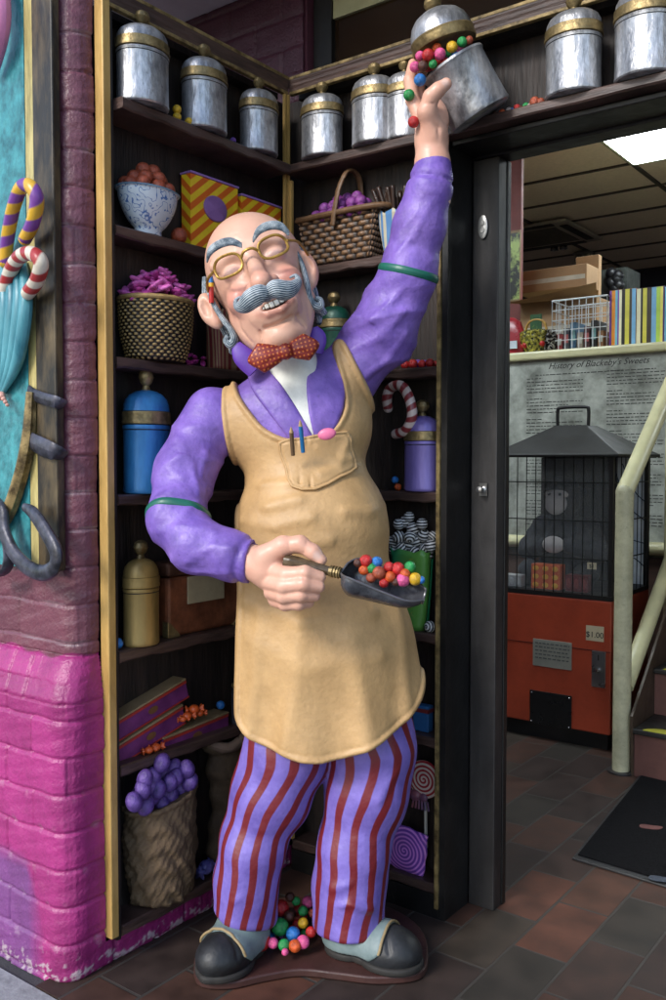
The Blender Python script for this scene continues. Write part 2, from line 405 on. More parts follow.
# brick pillar ------------------------------------------------------
def brick_mat():
    m = vcol_mat('painted_brick', rough=.40, bump=.6, bscale=120, var=.28, scale=14)
    return m
def pillar():
    YF, XS, r = -.785, -.03, .062
    hs = .0036
    s = np.arange(-.75, .86, hs); zz = np.arange(-.01, 2.78, hs); Sg, Z = np.meshgrid(s, zz, indexing='ij')
    top = .80; 
    t = np.clip((top-Z)/.10, 0, 1); prot = .050*t**.8
    wobl = .0016*np.sin(Sg*9+Z*3)*np.sin(Z*13)+.003*np.sin(Sg*31+Z*17)
    ch = .0925
    ph = (Z+.0022*np.sin(Sg*17+Z*9)+.0014*np.sin(Sg*41))/ch; row = np.floor(ph); fz = (ph-row-.5)*ch
    off = np.where(row % 2 == 0, 0, .11)
    bw = .222; u = (Sg+off+.06)/bw; fu = (u-np.floor(u)-.5)*bw
    jz = ch/2-np.abs(fz); ju = bw/2-np.abs(fu)
    arc = (Sg > -r*1.0)&(Sg < .09)
    hdr = (Z > top-.115)&(Z < top+.0)            # sloping header course
    uh = (Sg+.02)/.075; fh = (uh-np.floor(uh)-.5)*.075; ju = np.where(hdr&(Sg < -.03), .0375-np.abs(fh), ju)
    jz = np.where(hdr, np.minimum(np.abs(Z-top), np.abs(Z-(top-.115))), jz)
    ju = np.where(arc, 1, ju)
    rs = np.random.RandomState(3); tab = rs.rand(200, 60)
    per = tab[(row.astype(int)) % 200, (np.floor(u).astype(int)) % 60]
    jd = np.where(Z > top, .8, 1.15); jw = np.where(Z > top, .0030, .0045); d = -.0055*jd*np.exp(-(jz/jw)**2)-.0062*jd*np.exp(-(ju/jw)**2)+.0035*(per-.5)
    n = wob(Sg, Z*1.1, Z, 70, 1)+.7*wob(Sg, Z, Sg, 150, 2); d = d+.0005*wob(Sg*1.3, Z, Sg, 240, 4)*(1+wob(Sg, Z, Z, 31, 8))
    chip = np.clip((n-.55)*3, 0, 1)*np.exp(-(jz/.012)**2); d = d-.004*chip+.0012*n+wobl*.5
    # path: front (s<0), quarter arc, side
    la = r*math.pi/2; a = np.clip(Sg/la, 0, 1)*math.pi/2
    cx, cy = XS-r, YF+r
    nx, ny = np.sin(a), -np.cos(a)
    x = cx+nx*(r+d)+np.minimum(Sg, 0); y = cy+ny*(r+d)+np.maximum(Sg-la, 0)-prot*1.0
    x = x+.012*t
    y = np.where(Sg > la, cy+np.maximum(Sg-la, 0)-prot*np.clip(1-(Sg-la)/.12, 0, 1), y)
    V = np.stack([x, y, Z], -1).reshape(-1, 3); ns, nz = Sg.shape
    i, j = np.meshgrid(np.arange(ns-1), np.arange(nz-1), indexing='ij'); k = (i*nz+j).ravel()
    F = np.stack([k, k+nz, k+nz+1, k+1], 1)
    kk = (V[k, 1] < -.716)|(V[k, 2] < .062); F = F[kk]
    # paint colours
    burg = np.array([.165, .050, .074]); pink = np.array([.36, .028, .175]); lil = np.array([.16, .07, .24])
    lim = top+.006*np.sin(Sg*23)+.004*np.sin(Sg*57)
    pk = np.clip((lim-Z)/.004, 0, 1)[..., None]
    C = burg*(1-pk)+pink*pk
    C = C*(1+.22*(per[..., None]-.5))
    lm = (np.clip((.42+.05*np.sin(Sg*9)-Z-.9*np.clip(Sg+.12, 0, 1)*3)/.05, 0, 1)*np.clip((.30-Z)/.05, 0, 1)*.75)[..., None]*np.clip((-.02-Sg)/.07, 0, 1)[..., None]; C = C*(1-lm)+lil*lm
    dark = np.clip((.13-Z)/.1, 0, 1)[..., None]*.35*(Sg > .0)[..., None]; C = C*(1-dark)+np.array([.12, .01, .07])*dark  # shade painted into the side face, deep magenta towards the floor
    n2 = wob(Sg, Z, Sg*.3, 310, 3)+.6*wob(Sg*1.2, Z*.9, Z, 620, 6); wear = .8*np.clip((n*.8+n2*.7-.35-(Z-.02)*9)*4, 0, 1)*np.exp(-np.maximum(Z-.03, 0)/.035); wear = np.maximum(wear, .25*chip*(Z < .5))
    wear = np.maximum(wear, .6*np.exp(-((jz-.004)/.0022)**2)*np.clip(wob(Sg, Z, Z, 33, 5)*3-.3, 0, 1)*(Z > top))
    wc = np.where((Z < top)[..., None], np.array([.55, .45, .48]), np.array([.30, .22, .24]))
    C = C*(1-wear[..., None])+wc*wear[..., None]
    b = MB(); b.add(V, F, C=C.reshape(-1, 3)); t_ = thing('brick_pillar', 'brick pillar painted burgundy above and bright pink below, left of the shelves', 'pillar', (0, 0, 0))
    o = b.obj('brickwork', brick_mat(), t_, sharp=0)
    c = MB(); c.box((-.80, -.74, 0), (-.135, .9, 2.40)); c.obj('core', mat('brick_core', (.1, .03, .05)), t_, smooth=False)
    return t_
pillar()

# soffit + brick wall above the shelves
b = MB(); b.box((-2.5, -.50, 2.80), (7, .30, 2.95)); struct('soffit', b, SOFF)
def wall_above():
    t = thing('upper_wall', 'dark burgundy brick wall above the top of the left shelves', 'wall', (0, .10, 0))
    hs = .006; X, Z = np.meshgrid(np.arange(-1.4, -.02, hs), np.arange(2.3, 2.80, hs), indexing='ij')
    ch = .0925; row = np.floor(Z/ch); fz = (Z/ch-row-.5)*ch; u = (X+(row % 2)*.11)/.222; fu = (u-np.floor(u)-.5)*.222
    d = .005*np.exp(-((ch/2-np.abs(fz))/.005)**2)+.004*np.exp(-((.111-np.abs(fu))/.005)**2)+.0012*wob(X, Z, X, 70)
    V = np.stack([X, d, Z], -1).reshape(-1, 3); nz = X.shape[1]; i, j = np.meshgrid(np.arange(X.shape[0]-1), np.arange(nz-1), indexing='ij'); k = (i*nz+j).ravel()
    b = MB(); b.add(V, np.stack([k, k+nz, k+nz+1, k+1], 1), C=np.tile([.085, .020, .038], (V.shape[0], 1))); b.obj('brickwork', MATS['painted_brick'], t, sharp=0)
    b = MB(); b.box((-1.4, .012, 2.3), (-.02, .2, 2.80)); b.obj('core', MATS['brick_core'], t, smooth=False)
wall_above()

# ---- shelf units ---------------------------------------------------
ZS = [2.17, 1.865, 1.54, 1.195, .80, .508, .095]; ZT = 2.405; DP = .085
def board(lo, hi, long_ax, m=None, parent=None, name='shelf_board'):
    """a board with a slightly wavering front edge"""
    n = 24; b = MB(); lo = np.array(lo, float); hi = np.array(hi, float); L = hi[long_ax]-lo[long_ax]; o_ = 1-long_ax
    V = []; F = []
    fr = hi[o_] if long_ax == 1 else lo[o_]
    bk = lo[o_] if long_ax == 1 else hi[o_]
    sg = 1 if fr > bk else -1; r = rnd.random()*9
    for i in range(n+1):
        p = lo[long_ax]+L*i/n; wv = .0018*math.sin(i*.9+r)+.0012*math.sin(i*2.3+r)
        for (dd, z) in ((bk, lo[2]), (fr-sg*.004, lo[2]+wv), (fr+sg*wv*.5, lo[2]+.004+wv), (fr+sg*wv*.5, hi[2]-.004), (fr-sg*.004, hi[2]), (bk, hi[2])):
            V.append((dd, p, z) if long_ax == 1 else (p, dd, z))
    for i in range(n):
        for k in range(6): a = i*6+k; c = i*6+(k+1) % 6; F.append((a, c, c+6, a+6))
    F += [tuple(range(6)), tuple(n*6+5-k for k in range(6))]
    b.add(V, F); return b.obj(name, m or WOODH, parent, sharp=30)
YN = -.70
lu = thing('shelf_unit', 'tall dark wooden shelf unit with gold edging fixed to the pillar side', 'shelf unit', (0, 0, 0))
b = MB(); b.box((-DP-.012, YN+.012, .06), (-DP, DP, ZT)); b.obj('back_panel', WOOD, lu, smooth=False)
b = MB(); b.box((-.028, YN-.012, .075), (.004, YN+.012, ZT+.6)); b.obj('gold_stile', OCHRE, lu, bevel=.003, smooth=False)
b = MB(); b.box((-DP, YN+.013, .06), (-.006, YN+.026, ZT)); b.obj('side_panel', WOOD, lu, smooth=False)
for k, z in enumerate(ZS):
    th = .028 if k < 6 else .03
    board((-DP, YN+.027, z-th), (0 if k else .030, -.004 if k else -.030, z), 1, parent=lu)
b = MB()
b.box((-DP, YN+.027, ZT-.018), (-.045, .0, ZT)); b.obj('top_board', WOOD, lu, smooth=False)
def moulding(parent, ax, a0, a1, z, side):
    prof = [(-.02, 0), (.0, .0), (.001, .012), (.003, .018), (.003, .026), (.005, .032), (.005, .042), (-.02, .042)]
    b = MB(); sg = side if ax == 1 else -1.0; pa = 1 if ax == 1 else 0
    o = (b.prism([(p*sg, q+z) for p, q in prof], pa, a0, a1)).obj('moulding', WOODH, parent, smooth=False)
    for q0, q1, p0 in ((-.006, .003, -.002), (.037, .046, .002)):
        b = MB(); b.prism([(sg*(p0-.012), q0+z), (sg*(p0+.004), q0+z), (sg*(p0+.005), q1+z), (sg*(p0-.012), q1+z)], pa, a0, a1); b.obj('gilt_line', OCHRE2, o, smooth=False, bevel=.0015)
    return o
moulding(lu, 1, YN+.012, -.006, ZT-.012, 1)
b = MB(); b.box((-.004, -.012, .10), (.006, -.004, ZT-.02)); b.obj('gold_bead', OCHRE, lu, smooth=False)
b = MB(); b.box((-.004, -.026, .10), (.004, -.018, ZT-.02)); b.obj('gold_bead', OCHRE, lu, smooth=False)
XR = .553
bu = thing('shelf_unit', 'dark wooden shelf unit behind the statue, beside the shop doorway', 'shelf unit', (0, 0, 0))
b = MB(); b.box((-DP, DP, .06), (XR-.002, DP+.012, ZT)); b.obj('back_panel', WOOD, bu, smooth=False)
b = MB(); b.box((XR-.018, .0, .0), (XR, .134, 2.139)); b.obj('side_panel', BLACK, bu, smooth=False)
b = MB(); b.box((XR-.030, -.006, .03), (XR-.019, .010, 2.14)); b.obj('gold_stile', OCHRE2, bu, smooth=False)
b = MB(); b.box((.003, -.0, .0), (XR-.019, DP, .066)); b.box((.003, .012, .02), (XR-.019, .02, .06)); b.obj('plinth', BLACK, bu, smooth=False)
for k, z in enumerate(ZS[1:]): board((.006, 0, z-.028), (XR-.031, DP, z), 0, parent=bu)
b = MB(); b.box((.003, -.006, .10), (.013, .004, 2.13)); b.obj('gold_bead', OCHRE, bu, smooth=False)
# long top shelf over the back unit and the door
ts = thing('top_shelf', 'long dark shelf with gilt moulding running above the back shelves and the door', 'shelf', (0, 0, 0))
board((.006, -.030, 2.143), (3.2, DP, 2.17), 0, parent=ts)
b = MB(); b.box((XR+.0, DP, 2.171), (3.2, DP+.012, 2.43)); b.obj('back_panel', WOOD, ts, smooth=False)
b = MB(); b.box((.001, .045, ZT-.018), (3.2, DP+.012, ZT)); b.obj('top_board', WOOD, ts, smooth=False)
moulding(ts, 0, .0, 3.2, ZT-.012, 1)
# door frame
df = thing('door_frame', 'black and dark grey door frame round the open shop doorway', 'door frame', (XR, .13, 0))
def dfb(name, lo, hi, m, bev=.003): b = MB(); b.box(lo, hi); return b.obj(name, m, df, origin=(XR, .13, 0), smooth=False, bevel=bev)
dfb('jamb', (XR+.003, .133, 0), (XR+.083, .18, 2.118), GREYP)
dfb('inner_jamb', (XR+.05, .182, 0), (XR+.086, .205, 2.118), BLACK)
dfb('lintel', (XR+.003, .012, 2.127), (3.2, .132, 2.141), BLACK)
dfb('head', (XR+.003, .133, 2.12), (3.2, .205, 2.20), BLACK)
hb = MB(); hb.lathe([(0, 0), (.010, 0), (.010, .006), (.006, .008), (.006, .02), (.009, .022), (.009, .03), (0, .032)], 16, o=(0, 0, 0)); 
hb.box((-.012, -.018, 0), (.012, .018, .004)); ck = hb.obj('door_catch', mat('dull_steel', (.3, .3, .3), rough=.3, metal=.9), df, smooth=True, loc=(.045, -.001, 1.20), rot=(math.radians(90), 0, 0))
hb = MB(); hb.lathe([(.0, 0), (.019, 0), (.019, .003), (.016, .004), (0, .004)], 24, ey=1.7, ex=.75); hb.lathe([(0, .004), (.007, .004), (.006, .006), (0, .006)], 10, o=(0, .01, 0)); hb.lathe([(0, .004), (.007, .004), (.006, .006), (0, .006)], 10, o=(0, -.01, 0))
hb.obj('keyhole_plate', mat('plate_steel', (.45, .45, .43), rough=.35, metal=.8), df, loc=(.038, -.001, 1.93), rot=(math.radians(90), 0, 0))
# transom window over the shelf
tw = thing('transom_window', 'dark brown transom window above the long top shelf', 'window', (0, .16, 0))
b = MB(); b.box((-.015, -.02, 2.30), (.055, .05, 2.80)); b.obj('mullion', BLACK, tw, smooth=False)
b = MB(); b.box((.055, .0, 2.431), (3.2, .006, 2.80)); b.obj('pane', mat('dark_transom_glass', (.028, .014, .006), rough=.08, var=.3, scale=3, bump=0, spec=.6, rvar=.03), tw, smooth=False)
b = MB(); b.box((.056, -.012, 2.655), (3.2, -.001, 2.795)); b.obj('rail', mat('cream_rail', (.42, .40, .22), rough=.5), tw, smooth=False)
# relief picture at the left on the pillar front
YP = -.785
def PW(px, py, off=0.0): return on_plane(px, py, 1, YP-off)
rp = thing('relief_picture', 'teal sculpted relief picture in a dark wooden frame with gold strip on pillar', 'relief picture', (0, YP, 0))
TEAL = mat('teal_paint', (.008, .13, .16), rough=.4, var=.3, scale=34, stretch=(1, 1, .7), bump=.8, bscale=60, col2=(.06, .33, .36), thr=(.3, .72))
OR = (0, YP, 0)
xi = PW(27, 300, .02)[0]; xo = PW(36.5, 300, .02)[0]; xe = PW(55, 300, .025)[0]; zb = PW(45, 572, .05)[2]
b = MB(); b.box((-1.4, YP-.02, zb-.25 if False else zb), (xi, YP-.002, 2.79)); b.obj('board', TEAL, rp, origin=OR, smooth=False)
b = MB(); b.box((xi+.001, YP-.020, zb), (xo, YP-.002, 2.79)); b.obj('gold_strip', mat('pale_gold_strip', (.45, .36, .12), rough=.5, metal=.1, var=.5, scale=40, stretch=(1, 1, .2), bump=.4, col2=(.60, .50, .20)), rp, origin=OR, smooth=False, bevel=.003)
b = MB(); b.box((xo+.001, YP-.026, zb), (xe, YP-.002, 2.79)); b.obj('frame', mat('worn_frame_wood', (.022, .015, .008), rough=.5, var=.5, scale=16, stretch=(1, 1, .3), bump=.5, bscale=50, col2=(.16, .11, .05), thr=(.45, .8)), rp, origin=OR, smooth=False, bevel=.004)
b = MB(); b.tube([PW(x, y, .035) for x, y in ((31,392),(28,440),(18,485),(2,522),(-30,552))], [.012, .017, .018, .018, .018], seg=14, groove=.1, gk=6, gt=0, up=(0, 1, 0)); b.obj('ring', OCHRE2, rp, origin=OR)
IRON = mat('iron_grey_paint', (.014, .014, .020), rough=.4, var=.4, scale=22, bump=.6, bscale=40, col2=(.10, .10, .14), metal=.2, thr=(.35, .75))
b = MB(); b.tube([PW(x, y, o) for x, y, o in ((29,391,.02),(35,395,.031),(45,399,.034),(56,402,.034),(63,405,.012))], .0155, seg=14, flat=(.32, 1), up=(0, 0, 1)); b.obj('ribbon', IRON, rp, origin=OR)
b = MB(); b.tube([PW(x, y, o) for x, y, o in ((26,434,.022),(32,441,.034),(43,447,.040),(55,452,.036),(63,456,.012))], [.020, .022, .024, .022, .018], seg=14, flat=(.34, 1), up=(0, 0, 1)); b.obj('ribbon', IRON, rp, origin=OR)
b = MB(); b.tube([PW(x, y, o) for x, y, o in ((24,507,.055),(34,514,.07),(46,532,.08),(56,552,.085),(54,567,.085),(42,573,.08),(26,566,.075),(12,550,.07),(4,530,.065),(2,512,.06),(-6,502,.05))], [.010, .018, .020, .021, .020, .020, .020, .020, .020, .02, .02], seg=18, ss=8, flat=(1, .6), up=(0, 1, 0)); b.obj('ribbon', IRON, rp, origin=OR)
b = MB(); b.tube([PW(x, y, o) for x, y, o in ((-8,575,.05),(4,572,.06),(9,560,.06),(8,545,.055))], .016, seg=14, up=(0, 1, 0), flat=(.5, 1)); b.obj('ribbon', IRON, rp, origin=OR)
# robe of the relief figure
b = MB()
for k, (x0, x1, r) in enumerate(((25, 3, .020), (19, 1, .022), (12, -1, .022), (5, -4, .024), (-3, -7, .022))):
    b.tube([PW(x0-2, 262, .03), PW(x0+1, 300, .05), PW(x0*.9, 335, .05), PW(x0*.6+x1*.4, 365, .045), PW(x1, 392, .035)], [r*.6, r, r*1.05, r*.9, r*.4], seg=16, up=(0, 1, 0), flat=(.8, .8))
b.obj('robe', mat('light_teal_robe_paint', (.02, .18, .25), rough=.4, var=.3, scale=14, stretch=(1, 1, .3), bump=.3, col2=(.12, .38, .44)), rp, origin=OR)
b = MB()
for k in range(4): b.ball(PW(2+k*1.8, 396+k*3.0, .05), .007-.0008*k, 12, 8, sc=(1, 1.2, 1))
b.ball(PW(1, 396, .045), .012, 14, 10); b.obj('toes', mat('relief_skin_paint', (.60, .32, .26), rough=.4), rp, origin=OR)
b = MB(); b.tube([PW(-8, -60, .04), PW(-2, -10, .06), PW(0, 30, .06), PW(-6, 75, .04)], [.02, .028, .024, .01], seg=16, up=(0, 1, 0)); b.obj('pink_sleeve', mat('pink_relief_paint', (.65, .22, .42), rough=.4), rp, origin=OR)
def cane(name, label, path, r, c1_, c2_, lam, group=None, parent=None):
    m = fac_mat(name+'_'+label.split()[0]+'_paint', c1_, c2_, thr=.5, soft=.05, rough=.35, bump=.2, scale=12)
    b = MB(); pts = [np.array(p) for p in path]; o = pts[0]
    b.tube(pts, [r*.96]+[r]*(len(pts)-2)+[r*.96], seg=24, ss=9, attr=lam, up=(.3, .9, .1))
    for p in (pts[0], pts[-1]): b.ball(p, r*.97, 16, 10)
    return tag(b.obj(name, m, origin=o, loc=o), label, 'candy cane')
YEL = (.62, .36, .03)
cane('candy_cane', 'yellow and purple striped candy cane on the relief picture edge', [PW(x, y, o) for x, y, o in ((5,262,.04),(8,236,.05),(14,206,.07),(22,187,.08),(31,187,.085),(37,200,.08),(33,222,.07),(25,239,.055))], .0165, YEL, (.17, .05, .28), .062)
cane('candy_cane', 'red and white striped candy cane below the yellow one on relief', [PW(x, y, o) for x, y, o in ((4,292,.05),(11,270,.06),(21,256,.075),(33,254,.085),(41,263,.085),(37,280,.07),(28,293,.06))], .0175, (.62, .55, .45), (.36, .03, .03), .048)
# ================================================================== THE STATUE
PURP = mat('purple_paint', (0.150, 0.080, 0.44), rough=0.46, var=0.22, scale=13, bump=0.5, bscale=65, col2=(0.30, 0.18, 0.60), rvar=0.14, grime=.35, thr=(.25, .75))
PURPD = mat('dark_purple_paint', (0.12, 0.045, 0.36), rough=0.42, var=0.2, scale=9, bump=0.2, bscale=45)
TAN = mat('apron_paint', (0.50, 0.30, 0.125), rough=0.52, var=0.14, scale=9, bump=0.4, bscale=75, col2=(0.58, 0.365, 0.165), grime=.14, thr=(.25, .75))
TAN2 = mat('apron_trim_paint', (0.42, 0.24, 0.10), rough=0.5, var=0.18, scale=14, bump=0.3, bscale=60)
SKIN = vcol_mat('skin_paint', rough=0.4, bump=0.3, bscale=60, var=0.10)
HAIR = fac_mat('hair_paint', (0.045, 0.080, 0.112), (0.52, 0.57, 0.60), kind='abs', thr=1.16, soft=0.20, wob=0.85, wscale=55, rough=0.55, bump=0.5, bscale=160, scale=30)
GREEN = mat('garter_paint', (0.012, 0.12, 0.085), rough=0.4, scale=20)
GOLD = mat('gold_paint', (0.42, 0.25, 0.055), rough=0.38, metal=0.55, var=0.35, scale=30, bump=0.3, bscale=110)
SHIRT = mat('shirt_paint', (0.72, 0.72, 0.66), rough=0.5, scale=14, bump=0.2)
STRIPE = fac_mat('striped_trouser_paint', (0.145, 0.100, 0.41), (0.155, 0.012, 0.018), thr=0.60, soft=0.03, wob=0.22, wscale=9, rough=0.48, scale=12, bump=0.45, bscale=60, col2=(.23, .17, .55))
SHOE = mat('shoe_paint', (0.009, 0.010, 0.012), rough=0.5, scale=12, bump=0.5, bscale=40, col2=(0.026, 0.028, 0.032), grime=.4)
SPAT = mat('spat_paint', (0.13, 0.19, 0.19), rough=0.5, scale=14, bump=0.2, col2=(0.21, 0.27, 0.27))
PLINTH = mat('plinth_paint', (0.055, 0.022, 0.018), rough=0.5, scale=10, bump=0.3)

BASE = np.array([0.0, 2.33, 0.0])
st = thing('shopkeeper_statue', 'life size statue of a laughing bald shopkeeper in tan apron, one arm raised', 'statue', W(BASE), YAW)
def sdf_obj(name, f, lo, hi, h, m, parent=st, color=None, attr=None, origin=BASE):
    P, F = surfnet(f, lo, hi, h)
    b = MB(); b.add(P, F, A=attr(P) if attr else None, C=color(P) if color else None)
    return b.obj(name, m, parent, origin=origin, sharp=0, fixn=False)
m_ = 0.0025
# ---- trunk
LEAN = [(298, 425, 2.37), (312, 525, 2.34), (322, 640, 2.35)]
c1, c2, c3 = S(300, 428, 2.385), S(312, 530, 2.355), S(324, 640, 2.36)
shL, shR = S(222, 425, 2.36), S(345, 375, 2.40)
skT, skB = S(316, 590, 2.36), S(331, 745, 2.36)
def trunk(X, Y, Z):
    d = ell(X, Y, Z, c1, (0.175, 0.135, 0.165))
    d = smin(d, ell(X, Y, Z, c2, (0.186, 0.152, 0.19)), 0.06)
    d = smin(d, cap(X, Y, Z, shL, shR, 0.062, 0.07), 0.07)
    d = smin(d, ell(X, Y, Z, c3, (0.2, 0.15, 0.17)), 0.06)
    return d
def skirt(X, Y, Z):
    t = np.clip((Z-skB[2])/(skT[2]-skB[2]), -0.2, 1.2)
    cx = skB[0]+(skT[0]-skB[0])*t; rx = 0.262-0.065*t; ry = 0.178-0.035*t
    th = np.arctan2(Y-skT[1], X-cx)
    fold = 0.010*(1-np.clip(t, 0, 1))*np.cos(th*7+0.8)+0.006*(1-np.clip(t, 0, 1))*np.cos(th*3-1)
    k = np.sqrt(((X-cx)/rx)**2+((Y-skT[1])/ry)**2)
    d = (k-1)*0.17-fold
    return smax(smax(d, Z-(skT[2]+0.06), 0.05), -(Z-(skB[2]-0.2)), 0.02)
D = 2.22
def sp2(pts, d=D, ss=4): 
    q = np.array([S(x, y, d) for x, y in pts]); return smooth_poly(q[:, [0, 2]], ss)
folds_apron = [
 ([(238,478),(262,486),(290,484)],.011,.009),([(240,500),(268,507),(300,500)],.012,.010),([(243,520),(275,527),(312,518)],.012,.009),
 ([(392,500),(370,512),(345,512)],.012,.007),([(246,545),(290,548),(330,540)],.014,.006),([(262,610),(256,680),(250,735)],.02,.008),
 ([(300,625),(296,690),(285,748)],.022,.007),([(392,590),(402,650),(408,715)],.02,.008),([(352,640),(362,700),(368,750)],.024,.007),
 ([(245,600),(300,622),(372,612)],.016,.008),([(250,640),(310,668),(380,655)],.02,.005),([(340,470),(368,462),(384,445)],.012,.005)]
def on_front(pts, f0, off=0.0):
    """put photo pixels on the front surface of field f0 by marching"""
    out = []
    for (x, y) in pts:
        lo_, hi_ = 1.9, 2.5
        for d in np.arange(1.95, 2.5, 0.004):
            c = S(x, y, d)
            if f0(np.float64(c[0]), np.float64(c[1]), np.float64(c[2])) < off: break
        out.append(S(x, y, d))
    return out
def apbase(X, Y, Z): return smin(trunk(X, Y, Z), skirt(X, Y, Z), 0.05)
FA = [(on_front(p, apbase, 0.013), w_, a_*1.15) for p, w_, a_ in folds_apron]
def apfold(X, Y, Z):
    r = 0
    for p, w_, a_ in FA: r = r + a_*ridge(X, Y, Z, p, w_)
    return r + 0.0022*wob(X, Y, Z, 38, 2)
AP = sp2([(214,384),(227,372),(236,392),(250,412),(266,429),(292,439),(320,436),(338,421),(345,395),(333,350),(334,334),(344,334),(358,360),(376,394),(393,435),(402,490),(412,548),(424,605),(432,650),(433,690),(420,718),(384,742),(322,760),(258,748),(234,732),(230,706),(231,655),(232,600),(228,530),(224,468)], ss=3)
POCK = sp2([(277,442),(302,437),(348,430),(354,448),(359,468),(341,478),(316,490),(291,487),(284,468)], ss=2)
SHa = S(352, 372, 2.40); SHb = S(366, 353, 2.39)
def apron_f(X, Y, Z):
    d = smin(apbase(X, Y, Z), cap(X, Y, Z, SHa, SHb, .078, .080), .035)-0.013-apfold(X, Y, Z)
    p = poly2(X, Z, AP)
    hem = 0.004*np.exp(-((p+0.008)/0.006)**2)-0.002*np.exp(-((p+0.019)/0.003)**2)
    d = smax(d-hem, p, 0.012)
    return smax(d, Y-2.40-.10*np.clip((Z-1.36)/.08, 0, 1), 0.01)
lo = S(225, 770, 2.3); hi = S(440, 325, 2.3)
sdf_obj('apron', apron_f, (-0.31, 2.12, lo[2]), (0.29, 2.56, hi[2]+.03), 0.0046, TAN)
apron = st.children[-1] if False else [o for o in st.children if o.name.startswith('apron')][0]
def pocket_f(X, Y, Z):
    d0 = apbase(X, Y, Z)-0.0215-0.5*apfold(X, Y, Z)
    p = poly2(X, Z, POCK)
    g = -0.007*ridge(X, Y, Z, PL1, .0035)-0.006*ridge(X, Y, Z, PL2, .0035)+0.005*ridge(X, Y, Z, PL3, .010)+0.004*ridge(X, Y, Z, PL4, .012)
    st_ = -0.003*np.exp(-((p+0.008)/0.002)**2)
    return smax(smax(d0-g-st_, p, 0.006), Y-2.3, 0.01)
PL1 = on_front([(297,440),(300,483)], apbase, 0.021); PL2 = on_front([(307,438),(311,486)], apbase, 0.021)
PL3 = on_front([(318,448),(335,462),(350,458)], apbase, 0.02); PL4 = on_front([(322,474),(338,468),(348,442)], apbase, 0.02)
pl = S(276, 494, 2.2); ph = S(362, 424, 2.2)
sdf_obj('pocket', pocket_f, (pl[0], 2.14, pl[2]), (ph[0], 2.32, ph[2]), 0.0026, TAN, parent=apron, origin=(0, 0, 0))
[o for o in apron.children][0].location = -Vector(BASE)
# ---- jacket with sleeves
LA = [S(212, 415, 2.36), S(185, 470, 2.30), S(176, 520, 2.22), S(196, 545, 2.17), S(232, 556, 2.145), S(258, 564, 2.125)]
LR = [0.072, 0.073, 0.066, 0.061, 0.056, 0.047]
RA = [S(352, 372, 2.40), S(384, 330, 2.375), S(408, 275, 2.34), S(420, 225, 2.32), S(430, 188, 2.30), S(433, 168, 2.298)]
RR_ = [0.078, 0.084, 0.069, 0.062, 0.052, 0.046]
def limb_t(X, Y, Z, pts):
    best = None; tt = None; L = 0
    for i in range(len(pts)-1):
        d, t = seg_d(X, Y, Z, pts[i], pts[i+1]); l = np.linalg.norm(np.array(pts[i+1])-pts[i]); s_ = L+t*l
        if best is None: best, tt = d, s_
        else: m = d < best; best = np.where(m, d, best); tt = np.where(m, s_, tt)
        L += l
    return tt, L
JRID = [([(345,332),(372,320),(396,298)],.007,.009), ([(352,350),(380,338),(403,312)],.008,.010), ([(364,378),(386,362),(405,334)],.008,.010), ([(396,255),(414,236),(430,205)],.007,.007), ([(398,236),(416,214)],.006,.006), ([(392,300),(404,288),(424,285)],.007,.007),
        ([(176,438),(192,466),(198,492)],.008,.009), ([(206,452),(200,478)],.007,.007), ([(158,498),(175,489),(204,492)],.007,.009), ([(158,532),(184,526),(214,532)],.007,.009), ([(186,562),(212,547),(232,549)],.007,.008), ([(172,560),(196,572),(226,572)],.007,.008), ([(168,470),(184,478),(206,476)],.006,.006)]
FJ = []
def jacket_f(X, Y, Z):
    d = jacket_b(X, Y, Z)
    for p, w_, a_ in FJ: d = d - a_*ridge(X, Y, Z, p, w_)
    return d
def jacket_b(X, Y, Z):
    d = trunk(X, Y, Z)
    for pts, rad, ph_, fs in ((LA, LR, 0.5, ((.10,.05,.005),(.20,.06,.008),(.33,.05,.006))), (RA, RR_, 2.2, ((.07,.07,.007),(.19,.06,.007),(.34,.04,.005)))):
        c = chain(X, Y, Z, pts, rad, 0.03)
        tt, L = limb_t(X, Y, Z, pts)
        q = tt+(0.55 if ph_ < 1 else -0.9)*(X-pts[1][0])+0.3*(Y-pts[1][1])+0.02*wob(X, Y, Z, 14, 1)
        f = 0
        for s0, w_, a_ in fs: f = f + a_*np.exp(-((tt-s0)/(w_))**2)*(1.9*(1-np.abs(np.sin(q*(36 if ph_ < 1 else 32)+ph_+wob(X, Y, Z, 12, 3)*1.3)))**1.6-.35)*(0.65+0.35*np.sin(9*X+7*Z+ph_))
        f = f + 0.003*wob(X, Y, Z, 45, 5)
        f = f*np.clip((L-tt-0.035)/0.03, 0, 1)
        c = c - f
        # cuff: gather, then band
        c = c + 0.007*np.exp(-((L-tt-0.034)/0.006)**2)
        d = smin(d, c, 0.035)
    d = d + 0.006*np.exp(-(np.minimum(seg_d(X, Y, Z, LA[0], LA[1])[0]*0+9, pline(X, Y, Z, ARMH)) / .006)**2)
    return smax(smax(d, -(Z-S(300, 620, 2.3)[2]), 0.02), 0.05-ell(X, Y, Z, LA[-1]+np.array([.06,-.01,-.002]), (.1, .1, .1))-0.06, 0.006)
ARMH = [S(236, 395, 2.27), S(222, 425, 2.245), S(226, 462, 2.25), S(236, 495, 2.27)]
FJ = [(on_front(p, jacket_b), w_, a_) for p, w_, a_ in JRID]
sdf_obj('jacket', jacket_f, (-0.50, 2.02, S(300, 622, 2.3)[2]-.01), (0.32, 2.56, S(433, 150, 2.3)[2]), 0.0062, PURP)
